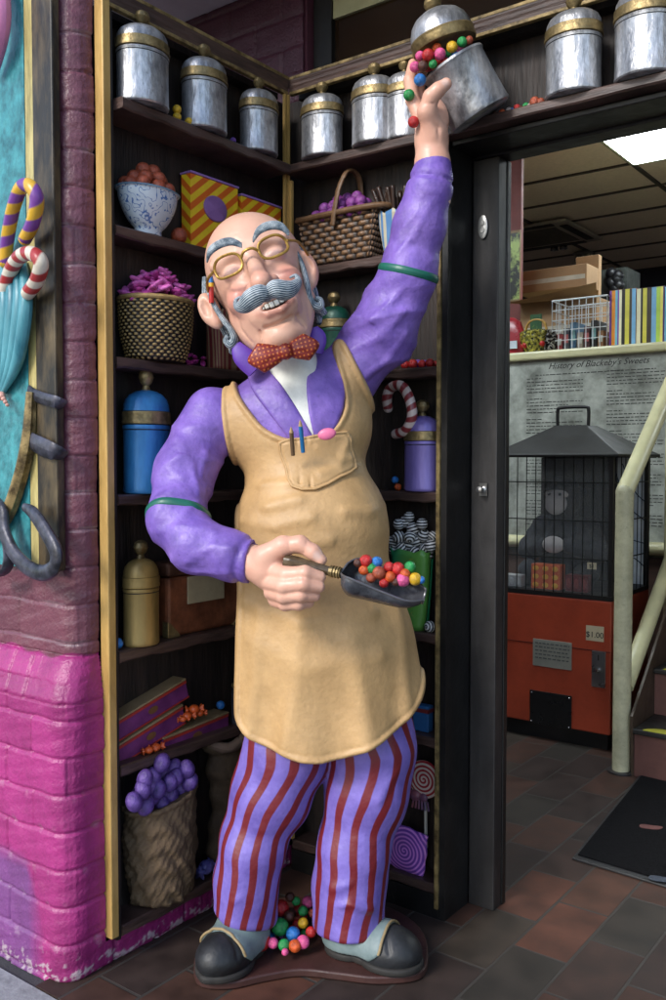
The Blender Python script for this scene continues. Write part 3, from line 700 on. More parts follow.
# lapels, sculpted over the jacket
def patch(name, poly, off, m, thick_y=2.44, h=0.004, rid=None, parent=st, soft=0.008, base=trunk):
    q = sp2(poly, ss=2)
    def f(X, Y, Z):
        d = base(X, Y, Z)-off
        if rid:
            for p, w_, a_ in rid: d = d - a_*ridge(X, Y, Z, p, w_)
        return smax(smax(d, poly2(X, Z, q), soft), Y-thick_y, 0.01)
    lo_ = q.min(0)-.02; hi_ = q.max(0)+.02
    return sdf_obj(name, f, (lo_[0], 2.12, lo_[1]), (hi_[0], thick_y+.02, hi_[1]), h, m, parent)
patch('lapel', [(243,362),(260,354),(273,372),(290,397),(305,422),(316,446),(296,446),(280,428),(262,405),(248,385)], 0.014, PURP)
patch('lapel', [(308,362),(330,340),(342,356),(346,392),(338,424),(322,446),(312,430),(306,392)], 0.014, PURP)
# sleeve garters: they follow the sleeve surface
def ring(name, pts, t, m, width=0.0105):
    pts = [np.array(p) for p in pts]; i = int(t); f = t-i; c = pts[i]*(1-f)+pts[i+1]*f; ax = pts[i+1]-pts[i]; ax /= np.linalg.norm(ax)
    a = np.cross(ax, [0.1, 1, 0]); a /= np.linalg.norm(a); b_ = np.cross(ax, a); path = []
    rr = np.arange(.125, .03, -.0015)
    for x in np.linspace(0, 2*math.pi, 49):
        dv = a*math.cos(x)+b_*math.sin(x); Q = c+np.outer(rr, dv); v = jacket_f(Q[:, 0], Q[:, 1], Q[:, 2])
        k = np.argmax(v < 0) if (v < 0).any() else len(rr)-1; path.append(c+dv*min(rr[k], .095))
    path[-1] = path[0]; P_ = np.array(path[:-1])
    for _ in range(2): P_ = (np.roll(P_, 1, 0)+P_*2+np.roll(P_, -1, 0))/4
    path = list(P_)+[P_[0]]
    b = MB(); b.tube(path, width, seg=12, flat=(.42, 1.0), raw=True, up=ax, cap=False); return b.obj(name, m, st, origin=BASE)
ring('sleeve_garter', LA, 1.95, GREEN)
ring('sleeve_garter', RA, 2.02, GREEN)
# collar stands
for pp, dd in (([(236,344),(243,356),(256,370)], 2.26), ([(313,328),(316,338),(313,352)], 2.27)):
    b = MB(); b.tube([S(x, y, dd) for x, y in pp], [0.012, 0.026, 0.024], seg=14, flat=(1, .35), up=(0, 1, 0)); b.obj('collar', PURPD, st, origin=BASE)
# ---- head, neck, hands: one skin mesh
roll = math.radians(23); tip = math.radians(7)
ex_ = np.array([math.cos(roll), 0, math.sin(roll)]); uz_ = np.array([-math.sin(roll), 0, math.cos(roll)]); ey_ = np.array([0, 1.0, 0])
uz2 = uz_*math.cos(tip)+ey_*math.sin(tip); ey2 = ey_*math.cos(tip)-uz_*math.sin(tip)
HC = S(252, 260, 2.195) - (ey2*(-0.1)+uz2*0.06)
def hl(p): p = np.array(p); return HC+ex_*p[0]+ey2*p[1]+uz2*p[2]
def head_f(X, Y, Z):
    x, y, z = X-HC[0], Y-HC[1], Z-HC[2]
    a = x*ex_[0]+z*ex_[2]; b = y*ey2[1]+x*ey2[0]+z*ey2[2]; c = x*uz2[0]+y*uz2[1]+z*uz2[2]
    m = np.abs(a)
    d = ell(a, b, c, (0, .022, .083), (.124, .134, .137))
    d = smin(d, ell(a, b, c, (-.008, -.002, -.045), (.094, .105, .125)), .04)
    d = smin(d, ell(a, b, c, (-.004, -.070, -.136), (.044, .040, .034)), .03)
    d = smin(d, cap(m, b, c, (.076, .0, -.05), (.034, -.045, -.135), .034, .026), .03)
    d = smin(d, ell(m, b, c, (.062, -.074, -.012), (.034, .034, .034)), .022)
    d = smin(d, cap(m, b, c, (.09, -.072, .092), (.026, -.098, .088), .012, .013), .02)
    d = smax(d, -ell(m, b, c, (.054, -.118, .058), (.032, .026, .022)), .018)
    d = smin(d, ell(m, b, c, (.053, -.082, .054), (.027, .022, .0175)), .007)
    d = smin(d, cap(a, b, c, (0, -.096, .080), (0, -.142, -.010), .015, .022), .018)
    d = smin(d, ell(a, b, c, (0, -.150, -.016), (.0245, .024, .022)), .012)
    d = smin(d, ell(m, b, c, (.027, -.128, -.016), (.015, .019, .014)), .010)
    d = smin(d, ell(a, b, c, (.006, -.088, -.07), (.062, .034, .036)), .025)
    mc = (a-.008); 
    d = smax(d, -ell(a, b, c, (.012, -.128, -.066), (.040, .03, .0115)), .005)
    d = smin(d, chain(a, b, c, [(-.034, -.106, -.071), (-.014, -.115, -.083), (.02, -.117, -.085), (.048, -.108, -.071), (.060, -.100, -.057)], [.003, .0055, .006, .0045, .003], .008), .006)
    # creases
    for pts, w_, a_ in (([(.032, -.125, .002), (.058, -.112, -.022), (.073, -.098, -.058), (.066, -.088, -.09)], .0055, .007),
                        ([(.088, -.075, .066), (.108, -.05, .082)], .0035, .004), ([(.090, -.075, .058), (.114, -.045, .062)], .0035, .004), ([(.088, -.075, .05), (.110, -.045, .04)], .0035, .004),
                        ([(.030, -.1, .040), (.053, -.108, .032), (.080, -.09, .040)], .0035, .0045),
                        ([(.028, -.1, .047), (.040, -.108, .0415), (.053, -.11, .0405), (.066, -.105, .0415), (.079, -.09, .049)], .0026, .0045),
                        ([(-.03, -.095, -.104), (0, -.103, -.111), (.03, -.095, -.104)], .007, .006), ([(.045, -.085, -.10), (.055, -.07, -.13)], .005, .004),
                        ([(.0, -.118, .118), (.05, -.108, .128), (.09, -.08, .118)], .004, .002), ([(.0, -.108, .135), (.05, -.098, .145), (.08, -.075, .138)], .004, .002),
                        ([(.085, -.06, -.03), (.09, -.05, -.07), (.075, -.05, -.11)], .006, .004)):
        d = d + a_*ridge(m, b, c, pts, w_)
    # ears
    m0 = m; m = np.abs(a+.014)
    e = ell(m, b, c, (.132, .0, .022), (.027, .020, .046))
    e = smin(e, ell(m, b, c, (.126, -.004, -.016), (.015, .014, .018)), .012)
    e = smax(e, -ell(m, b, c, (.140, -.022, .026), (.012, .014, .027)), .006)
    d = smin(d, e, .008)
    nk = cap(X, Y, Z, hl((0, .045, -.07)), NECK, .062, .072)
    return smin(d, nk, .018) 
NECK = S(300, 395, 2.375)
SK = np.array([0.74, 0.43, 0.31])
def skin_col(P):
    q = P-HC; a = q@ex_; b = q@ey2; c = q@uz2; m = np.abs(a); col = np.tile(SK, (len(P), 1))
    def mixc(col, t, k): t = np.clip(t, 0, 1)[:, None]; return col*(1-t)+np.array(k)*t
    pk = np.exp(-(((m-.068)/.034)**2+((c+.012)/.034)**2))*(b < 0)
    col = mixc(col, pk*.75, (.66, .22, .17))
    col = mixc(col, np.exp(-((a/.028)**2+((c+.004)/.024)**2))*(b < -.11)*.45, (.66, .24, .17))
    col = mixc(col, np.exp(-(((m-.053)/.026)**2+((c-.053)/.015)**2)**2)*(b < -.06)*.8, (.82, .52, .44))
    A_ = (q@ex_, q@ey2, q@uz2)
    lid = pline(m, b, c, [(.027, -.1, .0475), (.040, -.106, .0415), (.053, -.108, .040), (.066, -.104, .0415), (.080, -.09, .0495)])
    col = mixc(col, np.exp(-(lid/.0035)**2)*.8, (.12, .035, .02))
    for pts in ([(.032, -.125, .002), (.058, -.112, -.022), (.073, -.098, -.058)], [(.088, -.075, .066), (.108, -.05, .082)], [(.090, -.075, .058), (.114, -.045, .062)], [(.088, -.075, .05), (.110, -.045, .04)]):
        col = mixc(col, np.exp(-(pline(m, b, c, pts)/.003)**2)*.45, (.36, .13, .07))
    lip = pline(a, b, c, [(-.034, -.106, -.072), (-.014, -.115, -.084), (.02, -.117, -.086), (.048, -.108, -.072)])
    col = mixc(col, np.exp(-(lip/.009)**2)*.8, (.55, .15, .12))
    mo = np.exp(-((((a-.012)/.036)**2+((c+.071)/.013)**2))**2)*(b > -.119)*(b < -.05)
    col = mixc(col, mo, (.10, .012, .01))
    mel = (m > .108)&(m < .16)&(np.abs(c-.024) < .05)
    col = mixc(col, mel*.35*np.exp(-(((m-.135)/.01)**2)), (.6, .18, .1))
    return col
HP, HF = surfnet(head_f, (HC[0]-.20, HC[1]-.19, HC[2]-.30), (HC[0]+.20, HC[1]+.19, HC[2]+.24), 0.0031)
body = MB(); body.add(HP, HF, C=skin_col(HP))
# raised hand
def rhand_f(X, Y, Z):
    d = chain(X, Y, Z, [S(433, 200, 2.30), S(432.5, 165, 2.30), S(431.5, 140, 2.298), S(431, 122, 2.302)], [.044, .041, .038, .040], .02)
    d = smin(d, ell(X, Y, Z, S(432, 118, 2.315), (.040, .033, .052)), .02)
    th = chain(X, Y, Z, [S(433, 132, 2.275), S(427, 112, 2.248), S(431, 97, 2.232), S(438, 90, 2.226), S(446, 84, 2.228)], [.028, .023, .0185, .0165, .0145], .01)
    d = smin(d, th, .016)
    for pts, r in (([S(421, 118, 2.30), S(412.5, 100, 2.305), S(410, 80, 2.33), S(413, 64, 2.36)], (.021, .017, .0155, .013)),
                   ([S(426, 116, 2.33), S(418, 96, 2.36), S(420, 74, 2.40), S(430, 60, 2.425)], (.020, .0165, .015, .013)),
                   ([S(434, 116, 2.35), S(434, 98, 2.395), S(440, 78, 2.432), S(450, 68, 2.438)], (.019, .016, .0145, .0125)),
                   ([S(442, 120, 2.35), S(446, 104, 2.405), S(455, 92, 2.437), S(466, 84, 2.442)], (.017, .0145, .013, .011))):
        d = smin(d, chain(X, Y, Z, pts, r, .006), .007)
    for pts, w_, a_ in (([S(426, 104, 2.225), S(436, 103, 2.22)], .003, .0018), ([S(437, 94, 2.20), S(441, 99, 2.21)], .0025, .0018),
                        ([S(424, 138, 2.25), S(431, 150, 2.25), S(441, 150, 2.25)], .004, .003), ([S(430, 118, 2.22), S(438, 128, 2.25), S(441, 145, 2.25)], .005, .004)):
        d = d + a_*ridge(X, Y, Z, pts, w_)
    return d
def hand_col(nails):
    def f(P):
        col = np.tile(SK*np.array([1.0, .97, .97]), (len(P), 1))
        t = 0.5+0.5*wob(P[:, 0], P[:, 1], P[:, 2], 60, 4); col = col*(1-.25*t[:, None])+np.array([.70, .30, .21])*(.25*t[:, None])
        for c, r in nails:
            k = np.exp(-(np.linalg.norm(P-c, axis=1)/r)**4)[:, None]; col = col*(1-k*.7)+np.array([.80, .58, .50])*k*.7
        return col
    return f
a_ = S(400, 210, 2.3); P, F = surfnet(rhand_f, (S(398, 0, 2.3)[0], 2.19, S(0, 205, 2.3)[2]), (S(476, 0, 2.3)[0], 2.47, S(0, 46, 2.3)[2]), 0.0027)
body.add(P, F, C=hand_col([(S(445, 82, 2.212), .011)])(P))
# lower hand round the scoop handle
FN = []
def lhand_f(X, Y, Z):
    d = chain(X, Y, Z, [S(240, 558, 2.145), S(254, 563, 2.125), S(266, 567, 2.105)], [.038, .037, .040], .02)
    d = smin(d, ell(X, Y, Z, S(276, 571, 2.105), (.054, .030, .052)), .02)
    d = smin(d, chain(X, Y, Z, [S(266, 556, 2.09), S(283, 546, 2.075), S(300, 544, 2.066), S(313, 552, 2.060), S(321, 560, 2.058)], [.028, .022, .0185, .0165, .0135], .01), .014)
    for pts, r in FINGERS: d = smin(d, chain(X, Y, Z, pts, r, .006), .0045)
    for pts, w_, a_ in KN: d = d + a_*ridge(X, Y, Z, pts, w_)
    return d
FINGERS = [([S(272, 570, 2.09), S(287, 575, 2.045), S(305, 573, 2.028), S(320, 577, 2.038)], (.021, .0185, .0165, .0135)),
           ([S(270, 582, 2.09), S(284, 586, 2.040), S(303, 584, 2.022), S(319, 587, 2.034)], (.021, .0185, .0165, .0135)),
           ([S(272, 592, 2.095), S(284, 596, 2.048), S(301, 595, 2.032), S(315, 596, 2.044)], (.0195, .0175, .0155, .0125)),
           ([S(275, 600, 2.10), S(285, 604, 2.062), S(299, 604, 2.048), S(309, 603, 2.060)], (.0165, .0155, .0140, .0115))]
KN = [([S(302, 566, 2.02), S(304, 580, 2.01)], .0025, .0015), ([S(300, 578, 2.01), S(302, 590, 2.01)], .0025, .0015),
      ([S(288, 538, 2.05), S(290, 552, 2.05)], .003, .0015), ([S(307, 541, 2.05), S(304, 553, 2.05)], .0025, .0015)]
P, F = surfnet(lhand_f, (S(234, 0, 2.12)[0], 1.985, S(0, 615, 2.08)[2]), (S(330, 0, 2.05)[0], 2.18, S(0, 533, 2.1)[2]), 0.0025)
body.add(P, F, C=hand_col([(S(317, 556, 2.044), .010)])(P))
# the covered body: one chain of limbs under the clothes that joins head, hands and feet
core = MB()
for pts, r in (([hl((0, .03, -.08)), NECK, c1, c2, c3], [.05, .06, .10, .11, .10]), ([c1, LA[0], LA[1], LA[2], LA[4], S(262, 566, 2.11)], [.05, .045, .045, .042, .034, .03]),
               ([c1, RA[0], RA[1], RA[2], RA[4], S(432, 150, 2.30)], [.05, .05, .05, .042, .034, .032]), ([c3, S(285, 745, 2.36), S(272, 830, 2.36), S(242, 925, 2.37)], [.08, .07, .05, .035]),
               ([c3, S(370, 745, 2.36), S(365, 840, 2.36), S(350, 935, 2.38)], [.08, .07, .05, .035])):
    core.tube(pts, r, seg=12, ss=4)
V_ = np.concatenate(core.v); body.add(V_, core.f, C=np.tile(SK, (len(V_), 1)))
bo = body.obj('body', SKIN, st, origin=BASE, sharp=0, fixn=False)
patch('shirt_front', [(262,345),(285,340),(312,340),(317,372),(316,410),(314,440),(300,420),(282,392),(268,368)], 0.008, SHIRT, base=lambda X, Y, Z: smin(trunk(X, Y, Z), cap(X, Y, Z, hl((0, .045, -.11)), NECK, .070, .082), .03),
      rid=[(on_front([(280,368),(298,385),(309,410)], trunk), .004, .006), (on_front([(290,362),(304,380),(312,400)], trunk), .004, .006), (on_front([(282,380),(295,398),(305,420)], trunk), .004, .005)])
# teeth
b = MB()
for i, (x_, wd, hh) in enumerate(((-.021, .0085, .010), (-.0105, .0100, .012), (.0015, .0118, .0145), (.0145, .0118, .0145), (.0268, .0100, .012), (.0375, .0085, .010))):
    b.box((-wd/2, -.004, -hh/2), (wd/2, .004, hh/2), M=(np.stack([ex_, ey2, uz2], 1), hl((x_, -.1165+abs(x_-.008)**1.6*1.9, -.0615-hh/2+.004))))
b.obj('teeth', mat('tooth_paint', (.78, .76, .66), rough=.3), st, origin=BASE, bevel=.0022)
# moustache, brows, hair
b = MB()
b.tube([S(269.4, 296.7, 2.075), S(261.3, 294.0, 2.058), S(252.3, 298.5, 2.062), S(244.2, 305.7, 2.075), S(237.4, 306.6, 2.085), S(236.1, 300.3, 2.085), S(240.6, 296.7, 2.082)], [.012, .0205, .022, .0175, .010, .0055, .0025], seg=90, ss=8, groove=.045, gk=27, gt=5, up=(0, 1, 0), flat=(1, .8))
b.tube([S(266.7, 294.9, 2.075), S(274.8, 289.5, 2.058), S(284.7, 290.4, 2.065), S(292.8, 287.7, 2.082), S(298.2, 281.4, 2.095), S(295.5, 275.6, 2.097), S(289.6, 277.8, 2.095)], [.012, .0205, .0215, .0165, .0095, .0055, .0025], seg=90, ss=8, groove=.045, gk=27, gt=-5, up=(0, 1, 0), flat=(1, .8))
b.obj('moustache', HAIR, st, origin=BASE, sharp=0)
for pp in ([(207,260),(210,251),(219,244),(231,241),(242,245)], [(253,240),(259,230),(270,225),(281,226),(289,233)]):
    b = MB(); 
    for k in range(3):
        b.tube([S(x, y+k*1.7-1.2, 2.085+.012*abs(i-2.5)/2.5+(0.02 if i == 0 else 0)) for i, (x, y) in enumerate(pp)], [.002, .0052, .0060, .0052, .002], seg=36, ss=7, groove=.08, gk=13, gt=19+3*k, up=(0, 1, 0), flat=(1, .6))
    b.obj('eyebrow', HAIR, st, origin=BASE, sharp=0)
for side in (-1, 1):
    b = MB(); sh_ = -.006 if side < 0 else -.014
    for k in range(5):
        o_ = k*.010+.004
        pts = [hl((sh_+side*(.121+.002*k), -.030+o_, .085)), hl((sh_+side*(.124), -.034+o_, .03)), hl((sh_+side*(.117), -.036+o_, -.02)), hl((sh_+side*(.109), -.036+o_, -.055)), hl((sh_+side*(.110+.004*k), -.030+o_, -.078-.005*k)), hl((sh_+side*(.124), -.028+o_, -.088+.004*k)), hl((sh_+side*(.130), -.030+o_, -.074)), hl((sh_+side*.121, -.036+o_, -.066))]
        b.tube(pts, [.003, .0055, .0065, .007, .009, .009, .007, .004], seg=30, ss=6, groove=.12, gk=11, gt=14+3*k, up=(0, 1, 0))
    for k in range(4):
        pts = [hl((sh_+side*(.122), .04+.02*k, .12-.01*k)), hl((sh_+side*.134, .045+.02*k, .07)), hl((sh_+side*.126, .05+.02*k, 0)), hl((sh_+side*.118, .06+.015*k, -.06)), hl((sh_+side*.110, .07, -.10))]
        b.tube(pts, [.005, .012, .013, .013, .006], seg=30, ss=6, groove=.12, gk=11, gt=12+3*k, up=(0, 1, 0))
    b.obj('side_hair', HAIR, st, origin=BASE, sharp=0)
# spectacles
b = MB(); ctr = []
for sgn in (-1, 1):
    c0 = np.array([sgn*.0575, -.134, .058]); ctr.append(c0); pth = []
    for t in np.linspace(0, 2*math.pi, 37):
        ca, sa = math.cos(t), math.sin(t); e = 2/2.6
        pth.append(hl(c0+np.array([0.0345*math.copysign(abs(ca)**e, ca), .018*(abs(ca)**2)*(sgn*ca > 0)+0, .0255*math.copysign(abs(sa)**e, sa)])))
    b.tube(pth, .0036, seg=8, raw=True, cap=False, up=(0, 1, 0))
b.tube([hl((-.022, -.134, .062)), hl((-.010, -.142, .071)), hl((.010, -.142, .071)), hl((.022, -.134, .062))], .0036, seg=8)
for sgn in (-1, 1):
    b.tube([hl((sgn*.094, -.118, .064)), hl((sgn*.118, -.085, .063)), hl((sgn*.130, -.03, .055)), hl((sgn*.136, .012, .036)), hl((sgn*.132, .035, .01))], .0034, seg=8)
b.obj('spectacles', GOLD, st, origin=BASE)
# bow tie
BT = fac_mat('bow_tie_paint', (.20, .016, .010), (.58, .16, .03), kind='abs', thr=.46, soft=.12, rough=.45, bump=.4)
bc = S(286, 352, 2.175); tv = np.array([math.cos(.24), 0, math.sin(.24)]); bv_ = np.array([-math.sin(.24), 0, math.cos(.24)])
def bow_f(X, Y, Z):
    x, y, z = X-bc[0], Y-bc[1], Z-bc[2]; a = x*tv[0]+z*tv[2]; c = x*bv_[0]+z*bv_[2]; m = np.abs(a)
    hh = .016+.030*np.clip((m-.01)/.08, 0, 1)**.8; th = .011+.008*np.sin(np.clip(m/.09, 0, 1)*3.14)
    d = (np.sqrt((c/hh)**2+(y/th)**2)**1-1)*.011
    d = smax(d, m-np.where(a > 0, .070, .082)-.012*np.cos(c*90), .012)
    d = d + .004*ridge(m, y, c, [(.018, -.02, .004), (.07, -.02, .018)], .004)+.004*ridge(m, y, c, [(.018, -.02, -.004), (.06, -.02, -.02)], .004)
    return smin(d, ell(a, y, c, (0, -.010, 0), (.018, .016, .020)), .004)
def bow_at(P):
    q = P-bc; a = q@tv*150; c = q@bv_*150
    u_, v_ = (a+c)*.7, (a-c)*.7
    return (np.cos(u_*3.0)*np.cos(v_*3.0))
P, F = surfnet(bow_f, bc-np.array([.13, .045, .085]), bc+np.array([.13, .045, .085]), .0027)
b = MB(); b.add(P, F, A=bow_at(P)); b.obj('bow_tie', BT, st, origin=BASE, sharp=0, fixn=False)
# ---- trousers
LL = [S(296, 700, 2.36), S(286, 755, 2.36), S(271, 795, 2.355), S(253, 845, 2.35), S(246, 880, 2.35), S(244, 912, 2.35)]; LLr = [.118, .108, .099, .082, .078, .082]
RL = [S(364, 690, 2.37), S(373, 745, 2.37), S(367, 790, 2.365), S(355, 845, 2.36), S(350, 885, 2.36), S(349, 925, 2.36)]; RLr = [.114, .107, .106, .091, .089, .096]
def legs_f(X, Y, Z):
    a = chain(X, Y, Z, LL, LLr, .03); b_ = chain(X, Y, Z, RL, RLr, .03)
    a = smax(a, -(Z-S(243, 917, 2.35)[2]-.22*(X-S(243, 0, 2.3)[0])*-1), .012); b_ = smax(b_, -(Z-S(349, 927, 2.36)[2]-.10*(X-S(349, 0, 2.3)[0])), .012)
    f = .006*wob(X, Y, Z, 26, 6)+.003*wob(X, Y, Z, 55, 7)
    for p, w_, am in LF: f = f + am*ridge(X, Y, Z, p, w_)
    return smin(a, b_, .012)-f
LF = [([S(232, 905, 2.25), S(250, 898, 2.24), S(268, 902, 2.26)], .012, .008), ([S(325, 912, 2.26), S(350, 905, 2.25), S(378, 912, 2.27)], .012, .008),
      ([S(330, 890, 2.27), S(355, 884, 2.25)], .012, .006), ([S(250, 830, 2.25), S(275, 838, 2.24), S(300, 828, 2.26)], .014, .006), ([S(345, 838, 2.25), S(370, 846, 2.25), S(396, 838, 2.28)], .014, .006),
      ([S(395, 770, 2.28), S(380, 800, 2.25)], .012, .006)]
def leg_attr(P):
    out = np.zeros(len(P))
    X, Y, Z = P[:, 0], P[:, 1], P[:, 2]
    da = chain(X, Y, Z, LL, LLr, .001); db = chain(X, Y, Z, RL, RLr, .001)
    for pts, msk, ph_ in ((LL, da <= db, .15), (RL, da > db, .55)):
        pts = np.array(pts); z = Z[msk]; cx = np.interp(-z, -pts[:, 2], pts[:, 0]); cy = np.interp(-z, -pts[:, 2], pts[:, 1])
        th = np.arctan2(X[msk]-cx, -(Y[msk]-cy)); out[msk] = th/(2*math.pi)*12+ph_+.18*np.sin(z*21)
    return out
P, F = surfnet(legs_f, (S(200, 0, 2.3)[0], 2.14, S(0, 940, 2.35)[2]), (S(432, 0, 2.3)[0], 2.56, S(0, 690, 2.35)[2]), .0052)
b = MB(); b.add(P, F, A=leg_attr(P)); b.obj('trousers', STRIPE, st, origin=BASE, sharp=0, fixn=False)
# ---- shoes and spats
def shoe(ank, toe, fl, w_=.052, h_=.04):
    """ank, toe: (right, ahead) on the plinth; fl = floor height"""
    A = np.array([ank[0], ank[1], fl]); T = np.array([toe[0], toe[1], fl]); L = np.linalg.norm(T-A); dv = (T-A)/L; sv = np.array([dv[1], -dv[0], 0])
    def loc(X, Y, Z): x, y, z = X-A[0], Y-A[1], Z-A[2]; return x*dv[0]+y*dv[1], x*sv[0]+y*sv[1], z
    def f(X, Y, Z):
        a, s_, z = loc(X, Y, Z)
        d = ell(a, s_, z, (L-.068, 0, .036), (.078, .064, .046))
        d = smin(d, ell(a, s_, z, (L*.45, 0, .04), (.09, .052, .055)), .03)
        d = smin(d, ell(a, s_, z, (-.005, 0, .05), (.058, .047, .065)), .03)
        d = d + .004*ridge(a, s_*0, z, [(L*.62, 0, .09), (L*.72, 0, .055)], .004)
        return smax(d, -(z-.012), .004)
    def so_(X, Y, Z):
        a, s_, z = loc(X, Y, Z); z0 = z*0+.03
        d = np.minimum(ell(a, s_, z0*0, (L-.070, 0, 0), (.084, .070, .05)), np.minimum(ell(a, s_, z0*0, (L*.45, 0, 0), (.10, .052, .05)), ell(a, s_, z0*0, (-.005, 0, 0), (.063, .053, .05))))
        return smax(d, np.abs(z-.010)-.009, .004)
    def spf(X, Y, Z):
        a, s_, z = loc(X, Y, Z)
        d = smin(f(X, Y, Z)-.006, cap(a, s_, z, (-.005, 0, .05), (-.01, 0, .16), .062, .064), .03)
        edge = a-(L*.60)+.35*(z-.02)*0+.9*np.maximum(0, .05-z)*1.3
        d = smax(d, edge, .004); d = smax(d, -(z-.026-.0*a), .004)
        d = d + .004*np.exp(-((z-.105-.1*a)/.006)**2)
        return smax(d, z-.15, .01)
    lo_ = np.minimum(A, T)-.11; hi_ = np.maximum(A, T)+.11; lo_[2] = fl-.006; hi_[2] = fl+.17
    o = sdf_obj('shoe', f, lo_, hi_, .0042, SHOE)
    sdf_obj('sole', so_, lo_, hi_-np.array([0, 0, .12]), .0042, mat('sole_rubber', (.02, .018, .016), rough=.7), parent=o, origin=(0, 0, 0)).location = -Vector(BASE)
    sdf_obj('spat', spf, lo_, hi_, .0042, SPAT)
    # gold welt under the spat
    pth = []
    for t in np.linspace(-1.25, 1.25, 15):
        s0 = .056*math.sin(t); z = .03+.055*max(0, math.cos(t)); a0 = L*.60-.9*max(0, .05-z)*1.3
        for rr in np.arange(.12, .0, -.002):
            p = A+dv*a0+sv*math.sin(t)*rr+np.array([0, 0, .03+math.cos(t)*rr*.9])
            if f(*[np.float64(q) for q in p]) < .006: break
        pth.append(p)
    b = MB(); b.tube(pth, .0035, seg=8); b.obj('spat_piping', mat('piping_paint', (.30, .22, .11), rough=.5), st, origin=BASE)
def fl_c(px, py, z=0):
    p = floor_at(px, py, z)-np.array([CX, CY, 0]); return (float(p@RV), float(p@FV))
PL = 0.022
shoe(fl_c(243, 953, PL), fl_c(208, 981, PL), PL)
shoe(fl_c(350, 952, PL), fl_c(417, 969, PL), PL)
# plinth
q = [fl_c(*p) for p in ((196,985),(228,991),(262,984),(300,978),(340,982),(378,986),(420,981),(428,960),(420,935),(390,915),(340,905),(280,905),(230,925),(200,950))]
b = MB(); b.prism(smooth_poly(q, 4).tolist(), 2, 0.002, PL); b.obj('plinth', PLINTH, st, origin=BASE, bevel=.004)
# ================================================================== THINGS ON THE SHELVES
SILV = mat('pewter_paint', (0.13, 0.135, 0.15), rough=0.36, metal=0.6, var=0.4, scale=16, stretch=(1, 1, .5), bump=0.8, bscale=55, col2=(0.66, 0.67, 0.70), thr=(.28, .66), grime=.5, gs=9)
BRASS = mat('dull_brass_paint', (0.12, 0.085, 0.035), rough=0.42, metal=0.6, var=0.3, scale=30, bump=0.5, bscale=70, col2=(0.42, 0.31, 0.14), thr=(.3, .75))
LINE = mat('black_line_paint', (.012, .012, .013), rough=.5)
def inset(unit, px, z, ins=.030):
    return (-ins, LW(px, z, ins), z+.0005) if unit == 'L' else (BW(px, z, ins), ins, z+.0005)
def jar_parts(t, r, h, m, mlid=None, mband=None):
    mlid = mlid or m; mband = mband or BRASS
    s_ = h/.262
    b = MB(); b.lathe([(r*.93, 0), (r*.985, .003), (r*1.0, .008*s_), (r*.985, .013*s_), (r*.975, .07*s_), (r*.98, .135*s_), (r*.99, .140*s_), (r*1.01, .145*s_), (r*.99, .149*s_), (r*.9, .150*s_)], 56); b.obj('jar_body', m, t)
    b = MB(); b.lathe([(r*.985, .1375*s_), (r*1.003, .1390*s_), (r*.985, .1405*s_)], 56, cap=False); b.obj('rim_line', LINE, t)
    b = MB(); b.lathe([(r*.98, .1505*s_), (r*1.035, .152*s_), (r*1.045, .158*s_), (r*1.02, .163*s_), (r*1.03, .172*s_), (r*1.02, .178*s_), (r*.97, .179*s_)], 56); b.obj('band', mband, t)
    b = MB(); b.lathe([(r*.985, .1795*s_), (r*.96, .193*s_), (r*.87, .206*s_), (r*.70, .216*s_), (r*.45, .223*s_), (r*.20, .226*s_), (0, .227*s_)], 56); lid = b.obj('lid', mlid, t)
    b = MB(); b.lathe([(.013, .224*s_), (.009, .236*s_), (.017, .243*s_), (.0215, .254*s_), (.018, .266*s_), (.008, .273*s_), (0, .274*s_)], 22); b.obj('knob', BRASS, lid)
FLAT = dict(L=(.82, 1, 1), B=(1, .82, 1))
def jar(unit, px, z, r, h, m, label, group=None, cat='jar', ins=.030, mlid=None, mband=None, rz=0):
    t = thing('storage_jar', label, cat, inset(unit, px, z, ins), rz, group); jar_parts(t, r, h, m, mlid, mband); t.scale = FLAT[unit]; return t
J0 = jar('L', 143, 2.17, .0715, .232, SILV, 'large silver jar at the near end of the left top shelf', 'silver storage jars on the top shelves', ins=-.004)
def jdup(unit, px, z, label, sc, ins=-.004, rz=0.0):
    loc = inset(unit, px, z, ins); f_ = FLAT[unit]; return dup(J0, loc, label, scale=(sc[0]*f_[0], sc[0]*f_[1], sc[1]), rot=(0, 0, 0))
jdup('L', 204.5, 2.17, 'middle silver jar of the three on the left top shelf', (.95, .98), rz=1.2)
jdup('L', 259, 2.17, 'smallest silver jar on left top shelf, right above the dark corner', (.87, .92), rz=2.1)
jdup('B', 322, 2.17, 'silver jar on back top shelf just right of the corner', (.93, .93), rz=.4)
jdup('B', 374, 2.17, 'silver jar on back top shelf left of the raised hand', (.95, .96), rz=2.6)
jdup('B', 404, 2.17, 'silver jar on back top shelf mostly hidden by the raised wrist', (.80, .93), ins=.012, rz=3.3)
jdup('B', 573, 2.17, 'silver jar above the doorway beside the spilled sweets', (.97, 1.02), rz=4.1)
jdup('B', 644, 2.17, 'silver jar above the doorway, last on the right', (.97, 1.03), rz=5.2)

